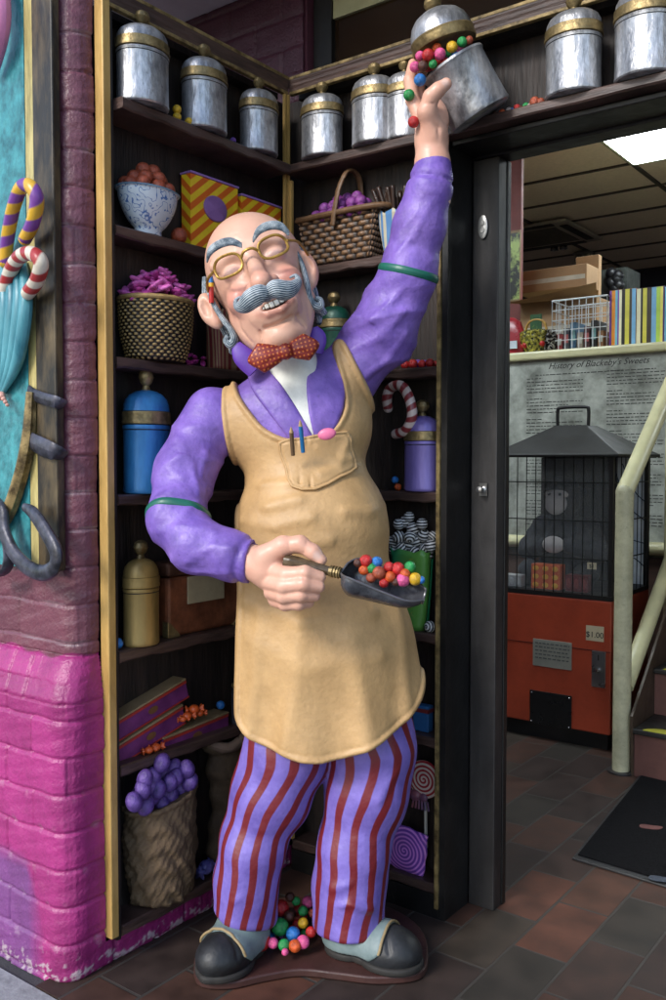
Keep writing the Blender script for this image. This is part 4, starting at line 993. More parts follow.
# balls ------------------------------------------------------------
BALLM = {}
def ballmesh(name, m, sc=(1, 1, 1), attr=None):
    k = (name, m.name, sc)
    if k not in BALLM:
        b = MB(); b.ball((0, 0, 0), 1, 24, 14, sc=sc, attr=attr); o = b.obj(name, m, sharp=0); BALLM[k] = o.data; bpy.data.objects.remove(o)
    return BALLM[k]
def ball(name, m, c, r, label, cat, group, sc=(1, 1, 1), rot=None, attr=None):
    o = bpy.data.objects.new(name, ballmesh(name, m, sc, attr)); COL.objects.link(o); o.location = Vector(np.array(c, float)); o.scale = (r, r, r)
    o.rotation_euler = rot if rot is not None else (rnd.random()*6, rnd.random()*6, rnd.random()*6)
    return tag(o, label, cat, group)
def gmat(n, c, **k): return mat(n+'_sweet_paint', c, rough=.33, var=.3, scale=1.6, bump=.3, bscale=7, spec=.5, dist=.03, grime=.35, gs=1.3, **k)
G = dict(red=gmat('red', (.48, .02, .02)), green=gmat('green', (.02, .28, .07)), blue=gmat('blue', (.02, .17, .50)), yellow=gmat('yellow', (.70, .42, .02)),
         pink=gmat('pink', (.72, .10, .28)), orange=gmat('orange', (.62, .10, .02)), brown=gmat('brown', (.09, .03, .02)), purple=gmat('purple', (.16, .06, .34)),
         rust=gmat('rust', (.36, .075, .035)), magenta=gmat('magenta', (.44, .045, .27)), magenta2=gmat('light_magenta', (.62, .13, .44)), plum=gmat('plum', (.24, .055, .27)), white=gmat('white', (.6, .5, .45)))
def wp(unit, px, py, ins):     # world point under a photo pixel on the plane at depth ins
    return on_plane(px, py, 0, -ins) if unit == 'L' else on_plane(px, py, 1, ins)
# yellow sweets between jars
for i, (x, y) in enumerate(((177, 112.5), (189, 119), (177, 117.5+2))):
    p = wp('L', x, y, -.01); 
    if i != 0: p[2] = 2.17+.0115
    else: p[2] = 2.17+.031
    ball('sweet', G['yellow'], p, .0115, 'round yellow sweet between the two nearest silver jars', 'sweet', 'yellow sweets on left top shelf')
p = wp('L', 233, 142, -.01); p[2] = 2.17+.009; ball('sweet', G['purple'], p, .009, 'small lilac sweet beside the smallest silver jar of the left shelf', 'sweet', None)
# bowl
p = inset('L', 148, 1.865, .034); BOWLM = fac_mat('willow_pattern_glaze', (.55, .62, .68), (.05, .14, .38), kind='fract', thr=.84, soft=.07, wob=7.0, wscale=30, rough=.22, bump=.05, scale=6)
t = thing('bowl', 'white bowl with blue swirl pattern heaped with red brown balls', 'bowl', p); t.scale = (.8, 1.2, 1.12)
def bowldisp(T, Z, R):
    u = T*.068*70; v = Z*90
    return R*0, R*0
pr = [(.030, 0), (.034, .002), (.033, .012), (.036, .018)]+[(.036+.038*math.sin(a*math.pi/2)**.8, .018+.080*a) for a in np.linspace(.05, 1, 22)]+[(.078, .099), (.080, .102), (.076, .103), (.070, .09), (.05, .05), (.03, .03), (0, .026)]
b = MB(); b.lathe(pr, 90, disp=bowldisp); b.obj('bowl_body', BOWLM, t)
b = MB(); b.lathe([(.0785, .0995), (.0815, .1015), (.0785, .1035)], 60, cap=False); b.obj('rim', mat('rim_blue_glaze', (.16, .3, .42), rough=.25), t)
bc_ = np.array(p)
k = 0
for lay, n, rr, z in ((0, 9, .066, .122), (1, 6, .042, .146), (2, 3, .018, .168)):
    for i in range(n):
        a = i/n*6.283+lay*.4; ball('chocolate_ball', G['rust'], bc_+np.array([math.cos(a)*rr*.6, math.sin(a)*rr, z+rnd.uniform(-.004, .004)]), .0195, 'red brown ball heaped in the blue and white bowl', 'sweet', 'red brown balls in the bowl')
p = wp('L', 179, 233, .03); p[2] = 1.865+.0225; ball('chocolate_ball', G['rust'], p, .022, 'single red brown ball lying right of the blue and white bowl', 'sweet', None)
# striped boxes
DIAG = fac_mat('yellow_orange_stripe_card', (.85, .58, .02), (.70, .13, .01), thr=.5, soft=.04, rough=.45, bump=.15, scale=10)
LIL = mat('lilac_trim_paint', (.33, .18, .50), rough=.4)
def stripebox(label, px0, px1, z, ht, dp=.036, rz=0):
    ins = .040; y0 = LW(px0, z, ins); y1 = LW(px1, z, ins); wd = y1-y0
    t = thing('sweet_box', label, 'box', (-ins, (y0+y1)/2, z+.0005), rz, 'striped boxes on the left shelves')
    n = 2
    V = [(-dp, -wd/2, 0), (0, -wd/2, 0), (0, wd/2, 0), (-dp, wd/2, 0)]; V = V+[(a, c, ht) for a, c, _ in V]
    A = [(-v[1]*.8+v[2]*1.0+v[0])/.042 for v in V]
    b = MB(); b.add(V, [(0,3,2,1),(4,5,6,7),(0,1,5,4),(1,2,6,5),(2,3,7,6),(3,0,4,7)], A); b.obj('box_body', DIAG, t, smooth=False)
    b = MB(); b.box((-dp-.003, -wd/2-.003, ht+.0005), (.004, wd/2+.003, ht+.007)); b.obj('top_trim', LIL, t, smooth=False, bevel=.0015); b = MB(); b.box((.0005, -wd/2-.002, 0), (.003, wd/2+.002, .006)); b.obj('bottom_trim', LIL, t, smooth=False)
    b = MB(); b.lathe([(0, 0), (.046, 0), (.046, .003), (.043, .005), (0, .0055)], 36, ey=.78, ex=1); b.xf([[0, 0, 1], [1, 0, 0], [0, 1, 0]], (.0005, 0, ht*.62)); b.obj('oval_label', mat('oval_purple_paint', (.26, .12, .36), rough=.45, col2=(.36, .18, .42)), t)
stripebox('yellow and orange striped box, nearer and larger of the pair behind the bald head', 191, 238, 1.865, .205)
stripebox('yellow and orange striped box, farther and smaller of the pair near the corner', 242, 281, 1.865, .19)
# wicker basket with magenta almonds
def wick(n, amp, rowh):
    def f(T, Z, R):
        st_ = np.cos(T*n); row = np.floor(Z/rowh); ph_ = np.where(row % 2 == 0, 1, -1); v = np.abs(np.sin(np.pi*Z/rowh)); h = .5+.5*st_*ph_
        return amp*(h-.5)*2*v**.7+amp*.5*(v-.7), np.clip(h*v*1.25, 0, 1)
    return f
WICK = fac_mat('gilded_wicker', (.016, .010, .006), (.40, .27, .10), kind='abs', thr=.60, soft=.30, wob=.25, wscale=120, rough=.45, bump=.4, bscale=120, metal=.1)
WICKB = fac_mat('brown_wicker', (.02, .010, .006), (.22, .12, .06), kind='abs', thr=.5, soft=.35, wob=.25, wscale=120, rough=.45, bump=.4, bscale=120)
p = np.array(inset('L', 156.5, 1.54, .034)); t = thing('wicker_basket', 'round gilded wicker basket piled with magenta almonds', 'basket', p)
pr = [(.070, 0), (.080, .004)]+[(.084+.020*s+.008*math.sin(s*3), .004+.152*s) for s in np.linspace(.03, 1, 90)]+[(.098, .158), (.080, .150), (0, .142)]
b = MB(); b.lathe(pr, 260, disp=wick(28, .003, .0085), ex=.80); b.obj('basket_body', WICK, t, sharp=0)
b = MB(); th = np.linspace(0, 2*math.pi, 41); b.tube([(math.cos(a)*.105*.80, math.sin(a)*.105, .159) for a in th], .0062, seg=10, groove=.2, gk=4, gt=60, raw=True, cap=False); b.obj('rim', mat('basket_rim_gilt', (.36, .24, .09), rough=.45, var=.3, scale=60), t, sharp=0)
ALM = (2.0, .74, .5)
def almonds(c, R0, H, n, r, label, group, m, sc=ALM, cat='sweet', nm='almond', lim=1.0):
    for i in range(n):
        a = rnd.random()*6.283; q = math.sqrt(rnd.random())*lim; hh = H*(1-q**1.6)
        ball(nm, m, c+np.array([math.cos(a)*R0*q*.75, math.sin(a)*R0*q, hh+rnd.uniform(-.3, .3)*r]), r, label, cat, group, sc=sc, rot=(rnd.uniform(-.5, .5), rnd.uniform(-.7, .7), rnd.random()*6.283))
almonds(p+np.array([0.004, 0, .158]), .094, .070, 60, .0145, 'darker magenta almond heaped in the round gilded basket', 'dark magenta almonds in the basket', G['magenta'], lim=.95)
almonds(p+np.array([0.004, 0, .168]), .100, .070, 45, .0140, 'lighter magenta almond heaped in the round gilded basket', 'light magenta almonds in the basket', G['magenta2'], lim=1.0)
for i in range(9):
    q = wp('L', 196+rnd.uniform(-9, 9), 360, .02); q[2] = 1.54+.009+(.016 if i > 5 else 0)+rnd.random()*.003
    ball('almond', G['magenta'], q, .0105, 'magenta almond lying loose right of the round gilded basket', 'sweet', 'loose magenta almonds on the shelf', sc=ALM, rot=(0, rnd.uniform(-.2, .5), rnd.random()*6))
# striped paper bag behind the head
def bag(name, label, unit, px, z, w0, w1, h, m, ins=.04, depth=.5, zig=9, rz=0, cat='paper bag', grp=None):
    p = inset(unit, px, z, ins); t = thing(name, label, cat, p, rz)
    seg = zig*8; V = []; F = []; A = []; n = 14
    for i in range(n+1):
        f = i/n
        for j in range(seg+1):
            a = 2*math.pi*j/seg; zt = h*f+(.010*abs(((j/8) % 1)*2-1)*(f**8))
            ww = w0+(w1-w0)*f+.002*math.sin(a*3+f*4)
            ca, sa = math.cos(a), math.sin(a); e = .6
            V.append((math.copysign(abs(ca)**e, ca)*ww, math.copysign(abs(sa)**e, sa)*ww*depth, zt)); A.append(a/(2*math.pi))
    for i in range(n):
        for j in range(seg): k = i*(seg+1)+j; F.append((k, k+1, k+seg+2, k+seg+1))
    F.append(tuple(range(seg)))
    b = MB(); b.add(V, F, A)
    o = b.obj('bag_body', m, t, sharp=0); so = o.modifiers.new('thickness', 'SOLIDIFY'); so.thickness = .003; so.offset = 0
    return t, np.array(p)
def vstripe(name, c1_, c2_, n, **k):
    m = fac_mat(name, c1_, c2_, thr=.5, soft=.06, rough=.5, bump=.2, **k); nt = m.node_tree
    for nn in nt.nodes:
        if nn.type == 'MATH' and nn.operation == 'PINGPONG':
            ml = nt.nodes.new('ShaderNodeMath'); ml.operation = 'MULTIPLY'; ml.inputs[1].default_value = n
            l = nn.inputs[0].links[0]; src = l.from_socket; nt.links.new(src, ml.inputs[0]); nt.links.new(ml.outputs[0], nn.inputs[0])
    return m
bag('paper_bag', 'dark red and tan striped paper bag standing behind the statue head', 'L', 226, 1.54, .058, .066, .16, vstripe('red_tan_stripe_card', (.20, .025, .03), (.34, .22, .12), 22), rz=1.57)
# coloured jars
BLUEJ = mat('blue_jar_paint', (.015, .12, .36), rough=.35, var=.35, scale=12, stretch=(1, 1, .3), bump=.3, col2=(.05, .27, .58), metal=.2)
GOLDJ = mat('gold_jar_paint', (.26, .17, .05), rough=.4, var=.3, scale=8, stretch=(1, 1, .3), bump=.3, col2=(.50, .34, .12), metal=.4)
GREENJ = mat('green_jar_paint', (.008, .07, .045), rough=.4, var=.3, scale=8, bump=.3, metal=.2)
PURPJ = mat('purple_jar_paint', (.10, .07, .30), rough=.38, var=.3, scale=8, stretch=(1, 1, .3), bump=.3, col2=(.24, .19, .52), metal=.25)
jar('L', 147, 1.195, .066, .312, BLUEJ, 'tall bright blue jar with brown band and knobbed lid')
jar('L', 141.5, .80, .051, .262, GOLDJ, 'narrow gold coloured jar beside the leather bound chest', mband=GOLDJ)
jar('B', 334, 1.54, .052, .235, GREENJ, 'dark green jar with gold band peeking out behind the raised shoulder')
jar('B', 422, 1.195, .0535, .245, PURPJ, 'purple jar with brown band on the right shelf near the candy cane')
p = wp('L', 117.5, 641, .03); p[2] = .80+.015; ball('sweet', G['blue'], p, .0145, 'blue ball left of the gold coloured jar', 'sweet', None)
# leather chest
p = inset('L', 205, .80, .055); y0 = LW(168, .8, .03); y1 = LW(243, .8, .03)
LEA = mat('worn_leather', (.09, .025, .012), rough=.45, var=.4, scale=14, bump=1.0, bscale=24, col2=(.30, .10, .045), thr=(.3, .75))
t = thing('leather_chest', 'brown leather chest with brass corners and a paper note on shelf', 'chest', (-.03, (y0+y1)/2, .8005)); wd = y1-y0
b = MB(); b.box((-.09, -wd/2, 0), (0, wd/2, .165)); b.obj('chest_body', LEA, t, smooth=False, bevel=.01)
b = MB(); b.box((-.095, -wd/2-.004, .167), (.006, wd/2+.004, .205)); b.obj('lid', mat('dark_leather_lid', (.05, .02, .012), rough=.45, col2=(.12, .05, .03), scale=14, bump=.6), t, smooth=False, bevel=.008)
for sy in (-1, 1):
    b = MB()
    b.prism([(sy*(wd/2+.003), -.0), (sy*(wd/2-.045), -.0), (sy*(wd/2-.036), .012), (sy*(wd/2-.012), .036), (sy*(wd/2+.003), .045)][::sy], 0, -.02, .004); b.obj('brass_corner', BRASS, t, smooth=False, bevel=.002)
b = MB(); b.box((.001, -wd*.26, .085), (.004, wd*.22, .160)); b.obj('paper_note', mat('old_paper', (.42, .35, .22), rough=.7, bump=.2), t, smooth=False)
# stacked crates / planks of the sweet box
def openbox(label, P0, P1, hh, dep, tilt, z, grp='purple sweet boxes on the left shelf', ins=.02, nm='sweet_box'):
    pass
PB = mat('purple_box_paint', (.11, .018, .10), rough=.45, var=.3, scale=12, bump=.3, col2=(.20, .04, .17)); RE = mat('red_edge_paint', (.34, .03, .02), rough=.45); TB = mat('tan_box_top', (.22, .15, .07), rough=.5, col2=(.34, .24, .13))
def slab(label, px0, py0, px1, py1, th, x0, dep, extra=None):
    a = wp('L', px0, py0, -x0); c = wp('L', px1, py1, -x0); L = math.hypot(c[1]-a[1], c[2]-a[2]); an = math.atan2(c[2]-a[2], c[1]-a[1])
    t = thing('sweet_box', label, 'box', a, 0, 'purple sweet boxes on the left shelf'); t.rotation_euler = (an, 0, 0)
    b = MB(); b.box((-dep, 0, 0), (0, L, th)); b.obj('box_body', PB, t, smooth=False, bevel=.002)
    b = MB(); b.box((.0, .001, th-.008), (.0025, L-.001, th-.0005)); b.box((0, .001, .0005), (.0025, L-.001, .004)); b.obj('red_border', RE, t, smooth=False)
    b = MB(); b.box((-dep, 0, th+.0005), (.003, L, th+.006)); b.obj('lid', TB, t, smooth=False, bevel=.001)
    b = MB(); b.lathe([(0, 0), (.017, 0), (.017, .0015), (0, .002)], 20, ey=.55); b.xf([[0, 0, 1], [1, 0, 0], [0, 1, 0]], (.0005, L*.5, th*.5)); b.obj('gold_emblem', mat('emblem_gold', (.22, .10, .04), rough=.4, metal=.3), t)
    return t
slab('lower tilted purple box with red edges leaning in the pile', 117, 768, 186, 723, .052, -.035, .06)
slab('upper tilted purple box with red edges, topmost of its pile', 118, 742, 189, 697, .052, -.038, .06)
slab('purple box with red edges lying flat beside the tilted pair', 164, 758, 229, 730, .050, -.030, .06)
ORA = G['orange']
def wrapped(c, r, m, label, group, rz=0, cat='sweet'):
    b = MB(); b.ball((0, 0, 0), r, 18, 12, sc=(1.15, 1, .95))
    for s in (-1, 1):
        pr = [(.15*r, 0), (.25*r, .15*r), (.75*r, .7*r), (.8*r, .9*r)]
        q = MB(); q.lathe(pr, 20, disp=lambda T, Z, R: (R*.35*np.cos(T*5), R*0)); 
        M = np.array([[0, 0, s], [0, 1, 0], [-s, 0, 0]], float); q.xf(M, (s*r*1.05, 0, 0)); b.add(np.concatenate(q.v), q.f)
    o = b.obj('wrapped_sweet', m, sharp=0); o.location = c; o.rotation_euler = (0, 0, rz); return tag(o, label, cat, group)
for x, y, r in ((187, 716, .0125), (194, 709, .0135), (200, 713, .010), (183, 719, .009)):
    q = wp('L', x, y, .03); wrapped(q, r, ORA, 'orange wrapped sweet heaped between the purple boxes', 'orange sweets between the boxes', 1.2)
for x, y, r in ((149, 745, .0105), (156, 744, .0115)):
    q = wp('L', x, y, .018); q[2] = .508+r; wrapped(q, r, ORA, 'orange wrapped sweet on the shelf below the tilted purple boxes', 'orange sweets under the boxes', 1.4)
q = wp('L', 220.5, 705, .04); q[2] = max(q[2], .57); ball('sweet', G['blue'], q, .0125, 'light blue ball on top of the flat purple box', 'sweet', None)
# burlap sack with purple eggs
def sackdisp(T, Z, R):
    f = .0055*np.sin(Z*58+3*np.sin(T*2+Z*9)+1.6*np.sin(T*5-Z*20))*np.clip(1.1-Z/.3, .3, 1)+.003*np.sin(Z*120+5*np.sin(T*3)+T*4)+.002*np.sin(T*13+Z*60)+.0015*np.sin(T*29-Z*170)
    return f, np.clip(.5+.5*np.sin(Z*330+np.sin(T*9))*np.sin(T*120), 0, 1)
SACK = fac_mat('burlap', (.030, .017, .008), (.15, .095, .05), kind='abs', thr=.55, soft=.4, wob=.35, wscale=40, rough=.8, bump=.8, bscale=130, col2=(.07, .045, .022))
p = np.array(inset('L', 161, .095, .038)); t = thing('burlap_sack', 'tall brown burlap sack overflowing with purple eggs', 'sack', p)
pr = [(.070, 0), (.088, .012)]+[(.088+.016*math.sin(s*2.4), .012+.262*s) for s in np.linspace(.02, 1, 70)]+[(.106, .279), (.108, .289), (.103, .293), (.094, .285), (0, .265)]
b = MB(); b.lathe(pr, 120, disp=sackdisp, ex=.85)
V_ = b.v[0]; V_[:, 2] += np.clip(V_[:, 2]/.29, 0, 1)**2*(V_[:, 1])*.22; b.v[0] = V_
b.obj('sack_body', SACK, t, sharp=0)
EGG = gmat('egg_purple', (.09, .045, .25), col2=(.17, .09, .36))
for j, (x, y) in enumerate(((134, 803), (146, 807), (162, 806), (143, 790), (158, 790), (171, 797), (145, 780), (162, 764), (174, 769), (187, 770), (170, 783), (181, 789), (190, 783), (176, 778), (152, 797), (153, 778), (164, 777), (180, 779), (150, 787), (164, 793), (138, 798))):
    q = wp('L', x, y-1, -.03+.016*(j % 3)+(.03 if j > 14 else 0)); ball('egg', EGG, q, .0235, 'purple egg in the tall burlap sack on the bottom shelf', 'egg', 'purple eggs in the burlap sack', sc=(.9, .9, 1.15), rot=(rnd.uniform(-.6, .3), rnd.uniform(-.4, .4), 0))
q = wp('L', 206, 869, .03); q[2] = .095+.026; wrapped(q, .021, mat('blue_wrapper', (.06, .07, .30), rough=.3, col2=(.18, .16, .45)), 'blue wrapped sweet lying right of the burlap sack', None, 1.9)
# second sack near corner
p = np.array(inset('L', 228, .095, .04)); t = thing('burlap_sack', 'dark rolled top sack in the corner, half hidden by the striped trousers', 'sack', p)
b = MB(); b.lathe([(.055, 0), (.07, .01)]+[(.068+.008*math.sin(s*9), .01+.33*s) for s in np.linspace(.02, 1, 40)]+[(.085, .35), (.088, .365), (.080, .375), (.06, .36), (0, .33)], 90, disp=lambda T, Z, R: (.005*np.sin(Z*80+3*np.sin(T)), R*0+.2), ex=.6); b.obj('sack_body', SACK, t, sharp=0)
b = MB(); b.tube([(math.cos(a)*.052, math.sin(a)*.084, .372+.01*math.sin(3*a)) for a in np.linspace(0, 6.283, 25)], .014, seg=14, groove=.2, gk=5, gt=30, raw=True, cap=False); b.obj('rolled_top', mat('sack_roll', (.13, .085, .06), rough=.8, bump=.6), t, sharp=0)
# dark bottle near the corner
p = inset('L', 238, .508, .02); t = thing('bottle', 'slim dark bottle with gold ring between shelves beside the apron', 'bottle', p)
b = MB(); b.lathe([(.018, 0), (.021, .004), (.021, .09), (.015, .11), (.009, .14), (.006, .18), (.004, .2), (0, .202)], 24); b.obj('bottle_body', mat('dark_bottle', (.02, .022, .03), rough=.25), t)
b = MB(); b.lathe([(.0155, .107), (.019, .112), (.0185, .118), (.013, .122)], 24, cap=False); b.obj('ring', BRASS, t)

# ---- back unit -----------------------------------------------------
# square woven basket with handle and plum balls
ins = .035; x0 = BW(300, 1.865, ins-.04); x1 = BW(376, 1.865, ins-.04); wd = (x1-x0)
t = thing('wicker_basket', 'brown square woven basket with tall handle holding plum coloured balls', 'basket', ((x0+x1)/2, ins, 1.8655)); pb = np.array([(x0+x1)/2, ins, 1.8655])
def weave_panel(b, W0, W1, H, dp0, dp1):
    n = 220; m_r = 63; V = []; A = []; F = []
    per = lambda w, d: 2*(w+d)
    for i in range(m_r+1):
        f = i/m_r; w = W0+(W1-W0)*f; d = dp0+(dp1-dp0)*f; z = H*f
        for j in range(n+1):
            u = j/n*4; k = int(min(u, 3.9999)); g = u-k
            c = [(-w/2+w*g, -d/2), (w/2, -d/2+d*g), (w/2-w*g, d/2), (-w/2, d/2-d*g)][k]; nn = [(0, -1), (1, 0), (0, 1), (-1, 0)][k]
            rowh = H/9; row = math.floor(z/rowh); st_ = math.cos(g*math.pi*2*6.5)*(1 if row % 2 else -1); v = abs(math.sin(math.pi*z/rowh))**.6
            h = (.5+.5*st_)*v
            V.append((c[0]+nn[0]*(h-.5)*.008, c[1]+nn[1]*(h-.5)*.008, z)); A.append(h)
    for i in range(m_r):
        for j in range(n): k = i*(n+1)+j; F.append((k, k+1, k+n+2, k+n+1))
    b.add(V, F, A)
b = MB(); weave_panel(b, wd*.84, wd, .135, .08, .09); b.box((-wd*.41, -.035, .0), (wd*.41, .035, .10)); b.obj('basket_body', WICKB, t, sharp=0)
b = MB(); q = [(-wd/2-.003, -.048, .137), (wd/2+.003, -.048, .137), (wd/2+.003, .048, .137), (-wd/2-.003, .048, .137), (-wd/2-.003, -.048, .137)]
b.tube(q, .0085, seg=12, ss=8, groove=.15, gk=4, gt=40); b.obj('rim', mat('brown_rim_wicker', (.14, .075, .035), rough=.5, scale=60, var=.3), t, sharp=0)
b = MB(); b.tube([(-.004, -.056, .10), (.006, -.058, .15), (.018, -.052, .21), (.028, -.03, .255), (.034, .0, .262), (.034, .03, .235), (.03, .042, .15)], .0095, seg=14, ss=8, flat=(.5, 1), groove=.15, gk=4, gt=40, up=(0, 0, 1)); b.obj('handle', MATS['brown_rim_wicker'], t, sharp=0)
for lay, (nx, ny, zz_, r) in enumerate(((6, 3, .140, .0175), (5, 2, .165, .0175), (3, 1, .188, .017))):
    for i in range(nx):
        for j in range(ny):
            px_ = (i-(nx-1)/2)*.033+lay*.008-.0; py_ = (j-(ny-1)/2)*.029-.008
            ball('plum_ball', G['plum'], pb+np.array([px_+rnd.uniform(-.003, .003)-.0, py_+rnd.uniform(-.003, .003), zz_+rnd.uniform(-.003, .003)]), r, 'plum coloured ball in the square basket with the tall handle', 'sweet', 'plum balls in the square basket')
# blue and white striped vase with chocolate sticks
t, p = bag('striped_cup', 'blue and cream striped cup of chocolate sticks behind the raised sleeve', 'B', 396, 1.865, .030, .044, .115, vstripe('blue_cream_stripe_card', (.50, .46, .34), (.07, .20, .42), 14), depth=.9, cat='cup')
for i in range(26):
    a = rnd.random()*6.28; q = rnd.random()*.030; b = MB(); o = (p[0]+math.cos(a)*q, p[1]+math.sin(a)*q*.8, p[2]+.06)
    e = np.array([math.cos(a)*.045*rnd.random()+(rnd.random()-.5)*.04, math.sin(a)*.03, .095+rnd.random()*.04])
    b.tube([(0, 0, 0), e*.5+np.array([.002, 0, 0]), e], .0058, seg=14, groove=.25, gk=6, gt=9); oo = b.obj('chocolate_stick', mat('chocolate', (.035, .018, .012), rough=.4, var=.4, scale=60), loc=o, sharp=0)
    tag(oo, 'twisted chocolate stick in the blue and cream striped cup', 'chocolate stick', 'chocolate sticks in the striped cup')
# red and purple balls on shelf 3
for x, r, c, yy in ((405, .0125, 'red', 0), (413, .0135, 'red', .0), (422, .0115, 'red', 0), (430, .0125, 'red', 0), (441, .0125, 'red', 0), (418, .0145, 'purple', 1), (436, .011, 'red', 1), (425, .013, 'purple', 1)):
    X_ = BW(x, 1.54, .03+.03*yy); ball('sweet', G[c], (X_, .03+.03*yy, 1.54+r), r, f'{c} ball in the row on the shelf beside the raised sleeve', 'sweet', f'{c} balls on the shelf right of the statue')
# candy cane leaning
m_c = [(396, 434, .01), (406, 430, -.005), (412, 416, -.012), (409, 398, -.012), (401, 386, -.008), (391, 388, .0), (387, 398, .0), (388, 408, .01)]
cane('candy_cane', 'white candy cane with red stripes curling round beside the purple jar', [wp('B', x, y, o) for x, y, o in m_c], .0145, (.55, .45, .42), (.22, .03, .035), .030)
for i, (x, y, c) in enumerate(((395, 481, 'blue'), (398, 488, 'orange'))):
    q = wp('B', x, y, .03); q[2] = 1.195+(.031 if i == 0 else .0105); ball('sweet', G[c], q, .0105, f'small {c} ball left of the purple jar', 'sweet', None)
# green bag of black and white balls
GB = fac_mat('green_swirl_paper', (.012, .20, .07), (.10, .28, .05), kind='abs', thr=.72, soft=.08, wob=0, rough=.35, bump=.3, col2=(.03, .30, .13))
t, p = bag('paper_bag', 'green paper bag with zigzag top full of black and white balls', 'B', 413, .80, .040, .062, .222, GB, depth=.62, zig=7)
o = t.children[0]
b = MB()
for cx_, cz_ in ((.018, .05), (-.02, .08), (.03, .11), (.0, .14), (.038, .165), (-.03, .16), (.02, .19)):
    pts = [(cx_+math.cos(a)*.0018*a, 0, cz_+math.sin(a)*.0018*a) for a in np.linspace(0, 8.5, 18)]
    ww = .040+(.022)*(cz_/.205); pts = [(x_, -ww*.62*(max(0, 1-abs(x_/ww)**(1/.6)))**.6-.0035 if abs(x_) < ww else -.01, z_) for x_, _, z_ in pts]
    b.tube(pts, .0013, seg=6, ss=2)
b.obj('gold_swirl', mat('swirl_gold', (.20, .28, .03), rough=.4), t)
BW_M = fac_mat('humbug_paint', (.62, .62, .60), (.012, .012, .014), thr=.5, soft=.06, rough=.35, bump=.1)
battr = lambda p_, th_: math.acos(max(-1, min(1, p_[0])))/math.pi*6.0
for x, y, r in ((402, 543, .016), (415, 547, .016), (427, 550, .016), (393, 536, .015), (433, 531, .013), (410, 532, .016), (399, 532, .0165), (413, 524, .017), (405, 517, .0155), (424, 531, .017), (417, 536, .0165), (431, 541, .0165), (409, 540, .016), (399, 519, .015), (422, 519, .015), (394, 545, .015), (425, 544, .015), (409, 512, .014)):
    q = wp('B', x, y+5, .03+rnd.uniform(-.01, .012)); ball('humbug', BW_M, q, r*1.12, 'black and white striped ball heaped in the green paper bag', 'sweet', 'striped balls in the green bag', attr=battr)
q = wp('B', 430, 622, .02); q[2] = .80+.0165; ball('humbug', BW_M, q, .0165, 'single black and white striped ball beside the foot of the green bag', 'sweet', None, attr=battr)
# small blue packet
p = inset('B', 423, .508, .05); t = thing('packet', 'small blue packet standing on the shelf beside the apron edge', 'packet', p)
b = MB(); b.box((-.026, -.015, 0), (.026, .015, .075)); b.obj('packet_body', mat('blue_packet', (.03, .13, .33), rough=.4), t, smooth=False, bevel=.003)
b = MB(); b.box((-.0275, -.0165, .055), (.0275, .0165, .066)); b.obj('tape', mat('dark_tape', (.2, .03, .03), rough=.4), t, smooth=False)
# lollipop and spiral packet on bottom shelf
def disc_spiral(b, R0, turns, th_=.009, nr=46, nt=72, square=0.0):
    V, A, F = [], [], []
    for i in range(nr+1):
        f = i/nr
        for j in range(nt+1):
            a = 2*math.pi*j/nt; r = R0*f
            if square:
                ca, sa = abs(math.cos(a)), abs(math.sin(a)); rs = r*(1-square+square/max(ca, sa))*(1+.02*math.sin(a*9)*(f > .9))
            else: rs = r
            dome = th_*(1-.5*f**6) if not square else th_*(1-.7*f**4)
            V.append((rs*math.cos(a), -dome, rs*math.sin(a))); A.append((rs/R0 if square else f)*turns+a/(2*math.pi))
    for i in range(nr):
        for j in range(nt): k = i*(nt+1)+j; F.append((k, k+1, k+nt+2, k+nt+1))
    b.add(V, F, A)
    V2 = [(v[0], 0.0, v[2]) for v in V[-(nt+1):]]; e = V[-(nt+1):]
    b.add(e+V2, [(j, j+1, j+nt+2, j+nt+1) for j in range(nt)], A[-(nt+1):]*2); b.add(V2[:-1], [tuple(range(nt))], A[-(nt+1):-1])
LOL = fac_mat('lollipop_paint', (.60, .52, .45), (.36, .02, .03), thr=.5, soft=.06, rough=.3)
q = wp('B', 425, 779, .045); b = MB(); t = thing('lollipop', 'red and white spiral lollipop standing beside the striped trousers', 'lollipop', q)
disc_spiral(b, .054, 4.5); b.obj('sweet_disc', LOL, t, sharp=0)
b = MB(); b.tube([(0, .004, -.05), (.0, .004, -.10), (.002, .004, -.20)], .005, seg=10); b.obj('stick', mat('lolly_stick', (.5, .48, .42)), t)
b = MB(); b.ball((-.028, -.008, -.050), .02, 14, 10, sc=(1, .6, .8)); b.ball((.0, -.008, -.052), .014, 14, 10, sc=(1, .6, .9))
for k in range(6): b.tube([(-.03+k*.009, -.012, -.06), (-.034+k*.011, -.014, -.085)], .0032, seg=8)
b.obj('ribbon_bow', mat('blue_bow', (.03, .09, .26), rough=.4, col2=(.30, .07, .05)), t)
SPK = fac_mat('spiral_packet_paint', (.58, .22, .64), (.17, .05, .36), thr=.45, soft=.05, rough=.35, bump=.3)
q = wp('B', 407, 849, .03); t = thing('spiral_packet', 'square purple packet with a dark spiral pattern low beside the trousers', 'packet', q)
b = MB(); disc_spiral(b, .066, 6, th_=.016, square=.85); b.xf([[math.cos(.12), 0, math.sin(.12)], [0, 1, 0], [-math.sin(.12), 0, math.cos(.12)]]); b.obj('packet_body', SPK, t, sharp=0)
